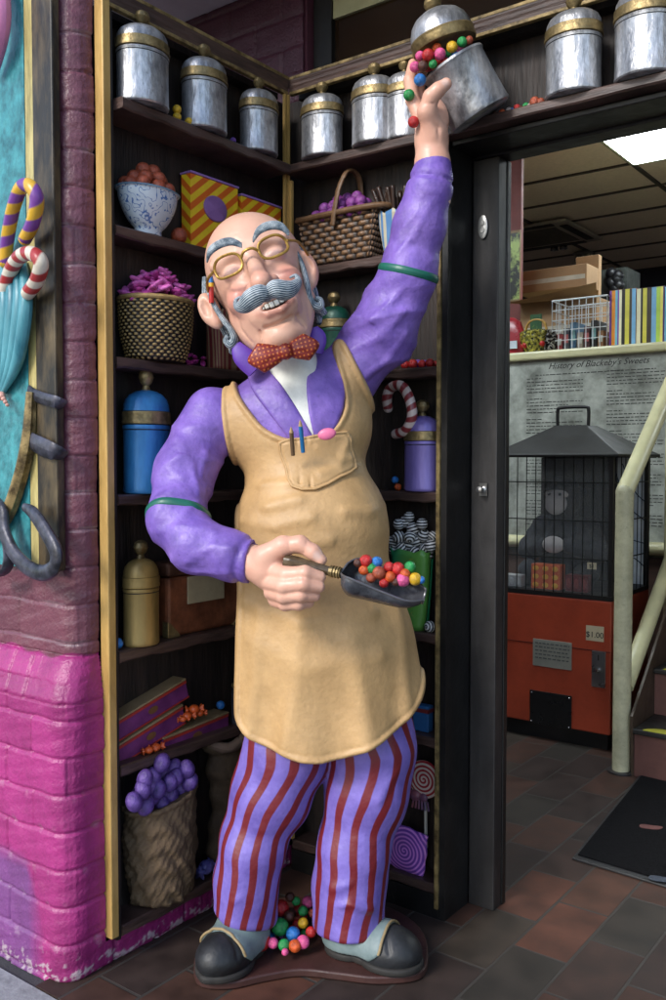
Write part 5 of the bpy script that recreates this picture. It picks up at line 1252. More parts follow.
# spilled sweets over the door
for x, y, r, c in ((535, 93, .0135, 'rust'), (526, 102, .009, 'green'), (517, 103, .0095, 'red'), (509, 105, .0085, 'white'), (502, 110, .0085, 'orange'), (541, 100, .010, 'rust'), (530, 104, .007, 'white'), (521, 108, .007, 'brown'), (495, 112, .008, 'brown'), (513, 110, .007, 'blue')):
    q = wp('B', x, y, .0); q[2] = 2.17+r; ball('sweet', G[c], q, r, f'{c} sweet spilled on the top shelf above the door', 'sweet', f'{c} sweets spilled on the top shelf')

# ---- jar in the raised hand ---------------------------------------
tl = math.radians(31)
JM = lambda ang, back: (np.array([[math.cos(ang), 0, -math.sin(ang)], [0, 1, 0], [math.sin(ang), 0, math.cos(ang)]]) @ np.array([[1, 0, 0], [0, math.cos(back), -math.sin(back)], [0, math.sin(back), math.cos(back)]]))
jc = S(467, 90, 2.335); M1 = JM(tl, .10); hj = .150; rj = .082
t = thingC('held_jar', 'tilted open silver jar held up in the raised hand', 'jar', jc)
b = MB(); b.lathe([(.0, 0), (rj*.90, .0), (rj*.985, .004), (rj, .010), (rj*.985, .016), (rj*.97, .075), (rj*.98, hj-.012), (rj*1.02, hj-.006), (rj*1.0, hj), (rj*.93, hj-.002), (rj*.90, hj-.03), (0, hj-.035)], 60)
b.xf(M1, -M1@np.array([0, 0, hj/2])); b.obj('jar_body', SILV, t)
lc = S(444, 44, 2.335)-jc; M2 = JM(math.radians(17), .05)
b = MB(); b.lathe([(rj*.93, -.008), (rj*1.0, -.008), (rj*1.02, -.004), (rj*1.0, .008), (rj*1.02, .016), (rj*.99, .020), (rj*.9, .019)], 60); b.xf(M2, lc); b.obj('band', BRASS, t)
b = MB(); b.lathe([(0, .010), (rj*.985, .0195), (rj*.95, .036), (rj*.86, .054), (rj*.70, .069), (rj*.45, .080), (rj*.2, .084), (0, .085)], 60); b.xf(M2, lc); lid = b.obj('lid', SILV, t)
b = MB(); b.lathe([(.012, .083), (.010, .088), (.020, .093), (.024, .103), (.019, .114), (.008, .120), (0, .121)], 22); b.xf(M2, lc); b.obj('knob', BRASS, lid)
def cball(px, py, d, r, c, label, group): ball('gumball', G[c], W(S(px, py, d)), r, label, 'gumball', group)
for x, y, d, r, c in ((428, 55, 2.265, .0150, 'red'), (440, 54, 2.262, .0145, 'pink'), (452, 47, 2.262, .0138, 'yellow'), (462, 42, 2.268, .0125, 'green'), (423, 66, 2.275, .0135, 'brown'), (415, 67, 2.285, .0135, 'pink'),
                      (433, 64, 2.270, .011, 'green'), (420, 56, 2.29, .012, 'pink'), (469, 40, 2.28, .010, 'rust'), (445, 62, 2.276, .011, 'red'), (455, 56, 2.276, .011, 'blue'), (437, 48, 2.29, .012, 'orange'), (424, 60, 2.32, .013, 'yellow'), (450, 52, 2.30, .013, 'green'), (440, 60, 2.31, .013, 'red'),
                      (446, 60, 2.35, .014, 'blue'), (436, 66, 2.36, .014, 'orange'), (458, 50, 2.35, .014, 'pink'), (428, 66, 2.33, .014, 'red')):
    cball(x, y, d, r, c, f'{c} gumball squeezed under the lid of the raised jar', f'{c} gumballs in the raised jar')
for x, y, d, r, c, l in ((420, 80, 2.262, .0150, 'blue', 'blue gumball on the fingers just left of the raised thumb'), (409, 95, 2.283, .0140, 'green', 'green gumball at the outer edge of the raised hand'), (413.5, 122, 2.262, .0140, 'red', 'red gumball beside the base of the raised hand')):
    cball(x, y, d, r, c, l, None)

# ---- scoop ---------------------------------------------------------
SCM = mat('scoop_iron_paint', (.045, .047, .055), rough=.3, metal=.6, var=.4, scale=16, bump=.4, bscale=60, col2=(.20, .21, .24), thr=(.3, .8))
A0 = S(341, 573, 2.035); A1 = S(425, 594, 2.005); ax = A1-A0; LS = np.linalg.norm(ax); ax /= LS
up_ = np.array([.05, -.42, .9]); up_ -= ax*(up_@ax); up_ /= np.linalg.norm(up_); sd2 = np.cross(ax, up_)
t = thingC('candy_scoop', 'grey metal sweet scoop with brown handle held in the lower hand', 'scoop', A0)
V, F = [], []; nA, nT = 26, 26
def scr(f): return .051*(math.sin(min(1, f/.18)*math.pi/2)**.5 if f < .18 else 1)*(1-.10*f)*(1-.5*max(0, (f-.72)/.28)**2.2)
for side in (0, 1):
    for i in range(nA+1):
        f = i/nA; r = max(.003, scr(f)-(.0028 if side else 0)); sp_ = math.radians(118-34*max(0, (f-.15))/.85)
        for j in range(nT+1):
            a = -sp_+2*sp_*j/nT
            V.append(ax*LS*(f*.995+(.003 if side and i == 0 else 0))+sd2*math.sin(a)*r-up_*math.cos(a)*r*.88)
n1 = (nA+1)*(nT+1)
for s in (0, 1):
    for i in range(nA):
        for j in range(nT): k = s*n1+i*(nT+1)+j; F.append((k, k+1, k+nT+2, k+nT+1) if s else (k, k+nT+1, k+nT+2, k+1))
for i in range(nA):
    for j in (0, nT): k = i*(nT+1)+j; F.append((k, k+nT+1, k+nT+1+n1, k+n1))
for j in range(nT): k = nA*(nT+1)+j; F.append((k, k+1, k+1+n1, k+n1))
b = MB(); b.add(V, F)
b.obj('scoop_bowl', SCM, t, sharp=50)
rim = [V[i*(nT+1)] for i in range(nA+1)]; rim2 = [V[i*(nT+1)+nT] for i in range(nA+1)]
b = MB(); b.tube(rim+[V[nA*(nT+1)+j] for j in range(1, nT)]+rim2[::-1]+[rim[0]], .0026, seg=8, raw=True); b.obj('rim', mat('scoop_rim', (.16, .16, .17), rough=.35, metal=.7), t)
b = MB(); H0 = S(284, 561, 2.062)-A0; H1 = S(330, 571, 2.046)-A0; b.tube([H0, H0*.75+H1*.25, H0*.4+H1*.6, H1], [.012, .0155, .0125, .010], seg=18, groove=.08, gk=5, gt=2); b.obj('handle', mat('handle_wood', (.035, .022, .012), rough=.35, col2=(.12, .08, .04), scale=30), t)
b = MB(); b.tube([H1, H1*.6, H1*.3, np.array([0, 0, 0])], [.012, .009, .0095, .012], seg=16, groove=.0); 
for f in (.95, .8, .55, .3): 
    c_ = H1*f; b.tube([c_, c_-H1/np.linalg.norm(H1)*.004], .0135, seg=16)
b.obj('ferrule', BRASS, t)
for x, y, h_, r, c in ((366, 561, .5, .0145, 'red'), (377, 562, .5, .0125, 'blue'), (364, 570, .4, .012, 'orange'), (379, 573, .5, .0150, 'rust'), (389, 567, .6, .012, 'red'), (398, 569, .6, .0155, 'red'), (390, 577, .5, .0125, 'orange'), (403, 580, .5, .0155, 'pink'), (415, 579, .4, .0145, 'yellow'), (410, 567, .6, .013, 'green'), (421, 580, .3, .009, 'blue'), (396, 582, .4, .010, 'brown'), (371, 578, .3, .011, 'rust'), (358, 563, .2, .010, 'brown'), (384, 583, .3, .011, 'red'), (372, 568, .3, .013, 'green'), (405, 574, .3, .012, 'orange')):
    cball(x, y, 2.028-.0*h_-(.004 if y > 572 else -.006), r, c, f'{c} gumball lying in the metal scoop', f'{c} gumballs in the scoop')
# pens in the pocket
def pen(px0, py0, px1, py1, r, m, label, tipc=None):
    c0 = S(px0, py0, 2.200); c1_ = S(px1, py1, 2.158); t = thingC('pencil', label, 'pencil', c0)
    v = c1_-c0; b = MB(); b.tube([v*0, v*.5, v*.82], r, seg=12, raw=True); b.obj('barrel', m, t)
    b = MB(); b.tube([v*.821, v*.92, v], [r, r*.6, r*.12], seg=12, raw=True, up=(0, 1, 0)); b.obj('tip', tipc or mat('bare_wood', (.45, .30, .15)), t)
pen(303, 452, 300, 420, .0052, mat('blue_pencil', (.02, .18, .42), rough=.4), 'blue pencil with pale tip standing in the apron pocket')
pen(293, 455, 291, 427, .0052, mat('brown_pencil', (.16, .10, .05), rough=.4), 'brown pencil leftmost in the apron pocket')
b = MB(); c0 = S(327, 434, 2.172); b.ball((0, 0, 0), 1, 20, 12, sc=(.022, .007, .014)); o = b.obj('pink_sweet', mat('pink_eraser', (.70, .16, .30), rough=.4)); o.location = W(c0); o.rotation_euler = (0, -.2, YAW); tag(o, 'flat pink sweet peeping out of the apron pocket', 'sweet')
c0 = hl((-.118, -.045, .058)); t = thingC('pencil', 'red pencil with yellow band tucked behind the left side ear', 'pencil', c0)
b = MB(); b.tube([(0, 0, 0), (.0, .002, -.038)], .006, seg=12, raw=True); b.obj('barrel', G['red'], t); b = MB(); b.tube([(0, 0, 0), (0, 0, .010)], .0063, seg=12, raw=True); b.obj('ferrule', G['yellow'], t)
b = MB(); b.tube([(0, 0, .0105), (-.002, .0, .028)], [.0062, .005], seg=12, raw=True); b.obj('tip', G['blue'], t)
# gumballs on the plinth between the shoes
pile = [(281,908,.0215,'red'),(266,920,.0175,'pink'),(280,927,.0225,'green'),(261,941,.0245,'red'),(293,934,.0185,'blue'),(244,939,.0150,'green'),(273,943,.0140,'pink'),(284,945,.0150,'green'),(295,946,.0160,'orange'),(303,942,.0170,'pink'),(308,902,.0160,'pink'),(303,911,.0135,'green'),(303,923,.0140,'yellow'),(237,950,.0140,'blue'),(252,928,.0150,'blue'),(296,901,.0120,'green'),(290,897,.013,'brown'),(262,904,.013,'green'),(270,912,.014,'orange'),(313,913,.012,'rust'),(256,916,.012,'brown'),(311,932,.014,'red'),(289,916,.014,'brown'),(272,900,.012,'purple'),(285,952,.009,'pink'),(240,944,.011,'pink')]
for x, y, r, c in pile:
    q = floor_at(x, 952-(952-y)*.45, PL+r); cc = q-np.array([CX, CY, 0]); dd = cc@FV
    # lift the heap: keep pixel, choose depth from the slope of the heap
    d0 = max(2.30, min(2.46, 2.30+(952-y)*.0032)); p3 = W(S(x, y, d0/1.0)); p3[2] = max(p3[2], PL+r)
    ball('gumball', G[c], p3, r, f'{c} gumball in the heap between the two shoes', 'gumball', f'{c} gumballs heaped between the shoes')
for i in range(26):
    x = rnd.uniform(248, 312); y = rnd.uniform(905, 942); c = rnd.choice(['brown', 'rust', 'green', 'purple', 'blue', 'red']); d0 = 2.33+(952-y)*.0034; p3 = W(S(x, y+4, d0)); r = .015; p3[2] = max(p3[2], PL+r)
    ball('gumball', G[c], p3, r, f'{c} gumball in the heap between the two shoes', 'gumball', f'{c} gumballs heaped between the shoes')
# ================================================================== INSIDE THE SHOP
CEZ = 3.30
YG = 2.75
CREAM = mat('cream_gloss_paint', (.62, .58, .34), rough=.35, var=.12, scale=6, bump=.15, bscale=30)
def ceil_mat():
    m = mat('ceiling_tile', (.72, .62, .50), rough=.85, var=.08, scale=40, bump=.3, bscale=300); nt = m.node_tree; b = nt.nodes['Principled BSDF']
    return m
X0i, X1i, Y0i, Y1i = XR+.09, 5.6, .236, 7.6
dark = mat('shop_wall_paint', (.10, .10, .12), rough=.7, scale=3)
b = MB(); b.box((X0i-6, Y1i, 0), (X1i, Y1i+.1, 3.6)); tag(b.obj('back_wall', mat('navy_wall_paint', (.022, .022, .035), rough=.7), smooth=False), 'dark navy wall far at the back of the shop', 'wall')
b = MB(); b.box((X1i, .24, 0), (X1i+.1, Y1i-.001, 3.6)); tag(b.obj('side_wall', dark, smooth=False), 'plain grey wall closing the right side of the shop', 'wall')
b = MB(); b.box((X0i-6.1, .30, 0), (X0i-6.0, Y1i-.001, 3.6)); tag(b.obj('side_wall', mat('warm_wall_paint', (.16, .10, .08), rough=.7), smooth=False), 'warm brown wall closing the left side of the shop', 'wall')
b = MB(); b.box((3.21, .14, 0), (5.6, .24, 2.95)); tag(b.obj('shop_front_wall', dark, smooth=False), 'dark shop front wall right of the doorway', 'wall')
b = MB(); b.box((-6, .18, 0), (X0i-.045, .205, 2.60)); b.box((-6, .206, 2.60), (5.6, .29, 3.6)); tag(b.obj('shop_front_wall', mat('wall_behind_shelves', (.05, .05, .05)), smooth=False), 'dark wall behind the shelf unit and above the doorway', 'wall')
b = MB(); b.box((-5.6, .24, CEZ+.01), (5.8, 7.8, CEZ+.3)); struct('ceiling', b, ceil_mat())
# ceiling grid lines (metal tees)
t = thing('ceiling_grid', 'dark metal grid between the ceiling tiles of the shop', 'ceiling grid', (0, 0, CEZ))
GRID = mat('ceiling_tee', (.06, .05, .04), rough=.6)
gx = 1.22; gy = .60; LPc = on_plane(632, 164, 2, CEZ)-np.array([0, .6, 0])
b = MB()
x = LPc[0]-gx*9
while x < 5.6:
    if x > -5.4: b.box((x-.014, .26, -.004), (x+.014, 7.55, .0095))
    x += gx
b.obj('main_tee', GRID, t, smooth=False)
b = MB(); y = LPc[1]-gy*8
while y < 7.5:
    if y > .3: b.box((-5.4, y-.012, -.003), (5.6, y+.012, .0095))
    y += gy
b.obj('cross_tee', GRID, t, smooth=False)
# lit panel
lp = thing('ceiling_light', 'lit white square ceiling panel at the top right of the doorway', 'light', (LPc[0], LPc[1], CEZ))
em = bpy.data.materials.new('lit_diffuser'); em.use_nodes = True; eb = em.node_tree.nodes['Principled BSDF']; eb.inputs['Base Color'].default_value = (.9, .95, 1, 1); eb.inputs['Emission Color'].default_value = (.85, .95, 1, 1); eb.inputs['Emission Strength'].default_value = 13.0
b = MB(); b.box((.02, .02, -.012), (1.20, .58, -.006)); b.obj('diffuser', em, lp, smooth=False)
b = MB(); b.box((.0, -.0, -.014), (1.22, .019, -.0045)); b.box((.0, .581, -.014), (1.22, .60, -.0045)); b.box((.0, .0195, -.014), (.019, .5805, -.0045)); b.box((1.201, .0195, -.014), (1.22, .5805, -.0045)); b.obj('frame', mat('light_frame', (.5, .55, .4)), lp, smooth=False)
# second row of ceiling lights, deeper in the shop and out of the frame to the right, plus unseen nearer panels added to brighten it
for k, (dx, dy) in enumerate(((2.44, 0.0), (1.22, 2.4), (-1.22, -2.4), (0.0, -3.6), (-2.44, -3.6))):
    q = dup(lp, (LPc[0]+dx, LPc[1]+dy, CEZ), ['lit white ceiling panel far right beyond the first one', 'lit white ceiling panel deeper in the shop', 'added unseen light panel above the left part of the gallery', 'added unseen light panel over the vending machine', 'added unseen light panel just inside the doorway'][k], 'ceiling light panels')
lp['group'] = 'ceiling light panels'
# air conditioner cassette
a0 = on_plane(500, 250, 2, CEZ-.02); a1 = on_plane(574, 222, 2, CEZ-.02)
ac = thing('air_conditioner', 'square ceiling air conditioner with dark slots and grille', 'air conditioner', ((a0[0]+a1[0])/2-.15, (a0[1]+a1[1])/2, CEZ))
b = MB(); b.box((-.42, -.42, -.035), (.62, .42, -.0115)); b.obj('panel', mat('cassette_plastic', (.36, .32, .26), rough=.6), ac, smooth=False, bevel=.01)
b = MB(); b.box((-.28, -.40, -.042), (.48, -.33, -.036)); b.box((-.28, .33, -.042), (.48, .40, -.036)); b.box((.51, -.30, -.042), (.58, .30, -.036)); b.box((-.40, -.30, -.042), (-.34, .30, -.036)); b.obj('slot', mat('slot_black', (.015, .013, .01)), ac, smooth=False)
b = MB()
for k in range(14): b.box((-.26, -.27+k*.04, -.041), (.46, -.25+k*.04, -.036))
b.obj('grille', mat('grille_grey', (.10, .09, .075)), ac, smooth=False)
for k, (x, y) in enumerate(((559, 244), (583, 254))):
    q = on_plane(x, y, 2, CEZ-.02); t = thing('spotlight', ['small chrome ceiling spotlight nearer the air conditioner', 'small chrome ceiling spotlight farther from the air conditioner'][k], 'spotlight', (q[0], q[1], CEZ-.001), 0, 'ceiling spotlights')
    b = MB(); b.lathe([(.0, -.004), (.09, -.004), (.10, -.012), (.085, -.02), (0, -.02)], 28); b.obj('plate', mat('spot_plate', (.2, .18, .15), rough=.4, metal=.6), t)
    for s in (-1, 1):
        b = MB(); b.lathe([(0, 0), (.03, 0), (.038, -.05), (.03, -.052), (0, -.03)], 20, o=(s*.045, 0, -.021)); b.obj('lamp', mat('chrome', (.6, .6, .6), rough=.15, metal=1), t)
# stub wall with picture right inside the door
YK = YG+.30; q = on_plane(520.5, 300, 1, YK)
b = MB(); t = thing('inner_column', 'dark red column just inside the doorway with green picture', 'column', (q[0], YK, 0)); b.box((-.9, 0, 1.97), (0, .03, CEZ-.001)); b.obj('column_body', mat('dull_red_paint', (.16, .035, .03), rough=.6), t, smooth=False)
def cz(py, px=512): return on_plane(px, py, 1, YK)[2]
b = MB(); b.box((-.42, -.012, cz(300)), (-.003, -.001, cz(234))); b.obj('picture', mat('green_poster', (.04, .05, .02), rough=.4, var=.9, scale=14, bump=0, col2=(.35, .45, .12), thr=(.45, .6)), t, smooth=False)
b = MB(); b.box((-.425, -.014, cz(234)), (.0, -.0015, cz(231.5))); b.box((-.425, -.014, cz(302)), (.0, -.0015, cz(300.2))); b.box((-.002, -.014, cz(300)), (.0015, -.0015, cz(234))); b.obj('picture_frame', mat('frame_wood_tan', (.22, .14, .06)), t, smooth=False)
# gallery: raised floor wall with the history board
YG = 2.75
def GP(px, py, off=0.0): return on_plane(px, py, 1, YG-off)
gz = GP(585, 352)[2]
t = thing('gallery_wall', 'cream topped low wall of the raised gallery behind the vending machine', 'wall', (X0i, YG, 0))
def gb(name, lo, hi, m, par=None, bev=0): b = MB(); b.box(lo, hi); return b.obj(name, m, par or t, origin=(X0i, YG, 0) if par is None else (0, 0, 0), smooth=False, bevel=bev)
xl = GP(500, 400)[0]-.6; xr = 5.0
gb('panel', (xl, YG, .0), (xr, YG+.10, gz-.03), mat('gallery_panel', (.20, .19, .13), rough=.6))
gb('top_ledge', (xl, YG-.05, gz-.03), (xr, YG+.9, gz+.02), CREAM, bev=.012)
b = MB(); zr = GP(640, 547)[2]; b.tube([(xl, YG-.05, zr), (xr, YG-.05, zr)], .035, seg=16, raw=True); b.obj('lower_rail', CREAM, t, origin=(X0i, YG, 0))
gb('lower_cladding', (xl, YG-.03, .0), (xr, YG-.001, zr-.05), mat('brown_cladding', (.035, .018, .012), rough=.6, col2=(.10, .05, .035), scale=2, stretch=(1, 1, 8)))
# board
bx0 = GP(509, 450, .02)[0]; bx1 = GP(700, 400, .02)[0]; bz1 = GP(585, 356, .02)[2]; bz0 = GP(600, 541, .02)[2]; wb = bx1-bx0
t = thing('history_board', 'grey information board headed History of Blackeby\'s Sweets', 'sign', (bx0, YG-.02, bz0))
hb_ = bz1-bz0
b = MB(); b.box((0, 0, 0), (wb, .018, hb_)); b.obj('board', mat('board_print', (.20, .21, .18), rough=.4, var=.2, scale=5, bump=0, col2=(.58, .60, .54), thr=(.35, .65)), t, smooth=False)
b = MB(); b.box((-.02, -.006, -.02), (-.001, .016, hb_+.02)); b.box((-.001, -.006, -.02), (wb, .016, -.001)); b.obj('frame', mat('board_frame', (.05, .045, .035)), t, smooth=False)
INK = mat('ink', (.03, .03, .028), rough=.5, bump=0)
def letters(s, size, x, z, par, m=INK, shear=.25, align='CENTER', y=-.0012, ry=0, nm='lettering', wide=None):
    V, F = text_mesh(s, size, shear=shear, align=align)
    if wide: V = V*(wide/np.ptp(V[:, 0])); V[:, 2] = V[:, 2]*0+np.where(V[:, 2] > 0, .0005, -.0005)
    V = np.stack([V[:, 0]+x, V[:, 2]*0+y-V[:, 2], V[:, 1]+z], 1)
    b = MB(); b.add(V, F); return b.obj(nm, m, par, smooth=False, fixn=False)
tx = GP(597, 362, .02)[0]-bx0; tz = GP(597, 366, .02)[2]-bz0
letters("History of Blackeby's Sweets", .082, tx, tz, t, shear=.4, wide=GP(650, 360, .02)[0]-GP(549, 360, .02)[0])
rr = random.Random(4)
def block(x0, x1, z0, z1, lines, par, head=True, hgt=.0042):
    b = MB(); z = z1; dz = (z1-z0)/lines
    for l in range(lines):
        x = x0; end = x1-(rr.random()*.25*(x1-x0) if rr.random() < .3 else 0)
        if l % 6 == 0 and head: end = x0+.28*(x1-x0)
        if l % 6 == 5: z -= dz; continue
        while x < end:
            L = rr.uniform(.008, .034); 
            b.box((x, -.0014, z-hgt), (min(x+L, end), -.0004, z)); x += L+.007
        z -= dz
    return b.obj('lettering', INK, par, smooth=False)
block(tx-.36, tx+.34, tz-.052, tz-.03, 1, t, head=False)
cA = GP(527, 380, .02)[0]-bx0; cB = GP(583, 380, .02)[0]-bx0; cC = GP(607, 380, .02)[0]-bx0; cD = GP(665, 380, .02)[0]-bx0; z1 = GP(560, 377, .02)[2]-bz0; z0 = GP(600, 530, .02)[2]-bz0
block(cA, cB, z0, z1, 44, t); block(cC, cD, z0, z1+.02, 48, t)
# ---- goods on the gallery ledge
gz2 = gz+.0205
def gx_(px, off): return on_plane(px, 330, 1, YG+off)[0]
def gzz(py, off, px=560): return on_plane(px, py, 1, YG+off)[2]
CARD = mat('cardboard', (.30, .18, .09), rough=.75, var=.12, scale=5, bump=.2)
t = thing('red_bag', 'shiny red rounded bag at the left end of the gallery ledge', 'bag', (gx_(510, .05), YG+.05, gz2))
b = MB(); b.lathe([(0, 0), (.09, 0), (.10, .03), (.095, .12), (.07, .19), (.03, .215), (0, .22)], 30, ey=.45); b.obj('bag_body', mat('red_plastic', (.30, .02, .03), rough=.3), t)
b = MB(); b.box((.02, -.052, .03), (.07, -.046, .075)); b.obj('price_label', mat('label_white', (.5, .55, .6)), t, smooth=False)
# gift basket: cellophane wrapped
t = thing('gift_hamper', 'small hamper of wrapped sweets with green card on top', 'hamper', (gx_(536, .06), YG+.06, gz2))
HM = mat('cellophane_sweets', (.03, .08, .02), rough=.25, var=.9, scale=60, bump=.8, bscale=60, col2=(.45, .40, .06), thr=(.4, .6), dist=.02)
b = MB(); b.lathe([(0, 0), (.06, 0), (.085, .07), (.09, .12), (.075, .13), (0, .135)], 40, disp=lambda T, Z, R: (.006*np.sin(T*9+Z*60)*np.sin(Z*70), R*0)); b.obj('sweets', HM, t)
b = MB(); 
for k in range(9): a = k*.7; b.ball((math.cos(a)*.075, math.sin(a)*.07, .055+.02*math.sin(k*2)), .018, 12, 8)
b.obj('red_sweets', G['red'], t)
b = MB(); b.box((-.035, -.004, .135), (.035, .004, .225)); b.obj('card', mat('green_card', (.02, .12, .03), rough=.4, var=.5, scale=30, col2=(.2, .3, .03), thr=(.55, .7)), t, smooth=False)
b = MB(); b.tube([(-.07, 0, .11), (-.05, 0, .175), (0, 0, .195), (.05, 0, .175), (.07, 0, .11)], .007, seg=10); b.obj('hoop', mat('orange_wicker', (.40, .22, .04)), t)
# bottle-like things beside
t = thing('glass_jar', 'dark glass jar of mixed sweets beside the hamper', 'jar', (gx_(551, .05), YG+.05, gz2))
b = MB(); b.lathe([(0, 0), (.035, 0), (.04, .02), (.04, .09), (.025, .11), (.028, .125), (0, .126)], 26); b.obj('jar_body', mat('dark_mixed_glass', (.03, .03, .03), rough=.15, var=.9, scale=60, bump=0, col2=(.3, .28, .25), thr=(.5, .62)), t)
# wire basket
wx0, wx1 = gx_(552, .03), gx_(607, .03); wz = gzz(296, .03, 600)-gz2
t = thing('wire_basket', 'white wire mesh basket holding packets on the gallery ledge', 'basket', (wx0, YG+.03, gz2)); ww = wx1-wx0; wd_ = .24
WIRE = mat('white_wire', (.55, .57, .58), rough=.35); b = MB()
def bar(a, c, r=.0028): b.tube([a, c], r, seg=6, raw=True)
for k in range(9): x = ww*k/8; bar((x, 0, 0), (x, 0, wz)); bar((x, wd_, 0), (x, wd_, wz)); bar((x, 0, .003), (x, wd_, .003))
for k in range(5): y = wd_*k/4; bar((0, y, 0), (0, y, wz)); bar((ww, y, 0), (ww, y, wz+.0))
for k in range(6): z = wz*k/5+.002; bar((0, 0, z), (ww, 0, z)); bar((0, wd_, z), (ww, wd_, z)); bar((0, 0, z), (0, wd_, z)); bar((ww, 0, z), (ww, wd_, z))
b.obj('mesh', WIRE, t); b = MB(); b.tube([(0, 0, wz), (ww, 0, wz), (ww, wd_, wz), (0, wd_, wz), (0, 0, wz)], .005, seg=8, raw=True); b.obj('rim', WIRE, t)
for k in range(7):
    cc = [(.25, .03, .03), (.06, .06, .07), (.05, .12, .2), (.3, .25, .2), (.08, .03, .03), (.02, .02, .02), (.25, .12, .05)][k]
    hh = .09+.03*(k % 3); t2 = thing('packet', ['red', 'dark grey', 'blue', 'cream', 'maroon', 'black', 'orange brown'][k]+' packet standing in the white wire basket', 'packet', (wx0+.02+k*(ww-.04)/7, YG+.05, gz2+.008), 0, None)
    b = MB(); b.box((0, 0, 0), ((ww-.05)/7-.003, .16, hh)); b.obj('packet_body', mat('packet_%d' % k, cc, rough=.4), t2, smooth=False, bevel=.003)
    b = MB(); b.box((.006, -.0015, hh*.3), ((ww-.05)/7-.009, -.0003, hh*.7)); b.obj('packet_label', mat('packet_label_%d' % (k % 3), [(.5, .5, .45), (.4, .1, .1), (.15, .3, .3)][k % 3]), t2, smooth=False)
# cardboard boxes behind
def cbox(label, px0, px1, py0, py1, off, dep, flap=None, m=CARD, rz=0):
    x0_, x1_ = gx_(px0, off), gx_(px1, off); z1_ = gzz(py0, off, (px0+px1)/2); z0_ = gz2 if py1 is None else gzz(py1, off, (px0+px1)/2)
    t = thing('cardboard_box', label, 'box', (x0_, YG+off, z0_), rz, 'cardboard boxes on the gallery'); w_ = x1_-x0_; h_ = z1_-z0_
    b = MB(); b.box((0, 0, 0), (w_, dep, h_)); b.obj('carton', m, t, smooth=False, bevel=.003)
    b = MB(); b.box((.01, -.0015, h_*.35), (w_-.01, -.0003, h_*.55)); b.obj('tape', mat('box_tape', (.42, .38, .30), rough=.5), t, smooth=False)
    if flap:
        b = MB(); b.add([(0, 0, h_), (w_, 0, h_), (w_+.05, -.14, h_+flap), (-.02, -.14, h_+flap-.06), (0, .004, h_), (w_, .004, h_), (w_+.05, -.136, h_+flap), (-.02, -.136, h_+flap-.06)], [(0,1,2,3),(7,6,5,4),(0,4,5,1),(1,5,6,2),(2,6,7,3),(3,7,4,0)]); b.obj('flap', CARD, t, smooth=False)
    return t
cbox('open cardboard box with raised flap behind the white wire basket', 520, 596, 300, None, .30, .3, flap=.05)
cbox('long cardboard box with pale tape resting behind the open box', 515, 586, 268, 290, .62, .2)
cbox('tall plain cardboard box at the back of the gallery', 575, 598, 256, None, .84, .05)
# striped gift bags
cols = [tuple(min(.9, q_*1.8) for q_ in c_) for c_ in [(.10, .03, .16), (.55, .18, .02), (.10, .28, .35), (.12, .05, .24), (.5, .45, .3), (.012, .012, .012), (.40, .36, .05), (.04, .03, .02), (.12, .26, .40), (.28, .40, .06), (.5, .42, .10), (.06, .08, .16)]]
bx = [609, 636, 664, 694]
for k in range(3):
    xa, xb = gx_(bx[k], .06)+.002, gx_(bx[k+1], .06)-.002; hz = gzz(291-2*k, .06, bx[k])-gz2
    t = thing('gift_bag', ['striped gift bag in purple and orange beside the wire basket', 'striped gift bag in violet and black, middle of the row', 'striped gift bag in light blue and green at the right edge'][k], 'gift bag', (xa, YG+.06, gz2), 0, 'striped gift bags on the gallery ledge')
    n = 8; wv = (xb-xa)
    b = MB(); b.box((0, 0, 0), (wv, .12, hz)); b.obj('bag_body', mat('gift_bag_%d' % k, [(.55, .18, .02), (.12, .05, .24), (.12, .26, .40)][k], rough=.4), t, smooth=False)
    x = .0; i = 0
    while x < wv-.01:
        w_ = rr.uniform(.008, .026); w_ = min(w_, wv-x); c = (k*4+i) % 12
        b = MB(); b.box((x+.0003, -.0012, .001), (x+w_-.0003, -.0002, hz-.001)); b.obj('stripe', mat('stripe_ink_%d' % c, cols[c], rough=.4), t, smooth=False); x += w_; i += 1
# dark display shapes at the very back
t = thing('display_stand', 'dark display stand with small black figures behind the gift bags', 'display stand', (gx_(604, 1.9), YG+1.9, gz2-.05)); w_ = gx_(626, 1.9)-gx_(604, 1.9)
b = MB(); b.box((-.1, 0, 0), (w_, .3, gzz(262, 1.9, 612)-gz2)); b.obj('stand_body', mat('stand_dark', (.03, .035, .03), rough=.5, var=.6, scale=10, col2=(.07, .08, .07)), t, smooth=False)
b = MB()
for k in range(6): b.ball((w_*.6+.03*math.sin(k*2.2), -.05, gzz(284-k*3.2, 1.9, 612)-gz2), .045, 12, 8)
b.obj('figure', mat('figure_black', (.01, .01, .012), rough=.4), t)
# ---- vending machine ----------------------------------------------
YM = 1.72
def MPt(px, py, off=0.0): return on_plane(px, py, 1, YM+off)
mx0, mx1 = MPt(498, 660)[0], MPt(611, 660)[0]; mw = mx1-mx0; md = .50
zb0 = MPt(560, 727)[2]; zb1 = MPt(560, 597)[2]; zc1 = MPt(560, 457)[2]; zr1 = MPt(560, 424)[2]; zh = MPt(560, 405)[2]
RED = mat('orange_red_laminate', (.35, .052, .022), rough=.4, var=.15, scale=3, bump=.1, bscale=40, grime=.3, gs=5)
vm = thing('vending_machine', 'orange red prize vending machine with black caged top and hipped roof', 'vending machine', (mx0, YM, 0))
def vb(name, lo, hi, m, par=None, bev=0): b = MB(); b.box(lo, hi); return b.obj(name, m, par or vm, smooth=False, bevel=bev)
vb('base', (.02, .03, .001), (mw-.02, md-.03, zb0-.001), BLACK)
cab = vb('cabinet', (0, .0, zb0), (mw, md, zb1), RED, bev=.006)
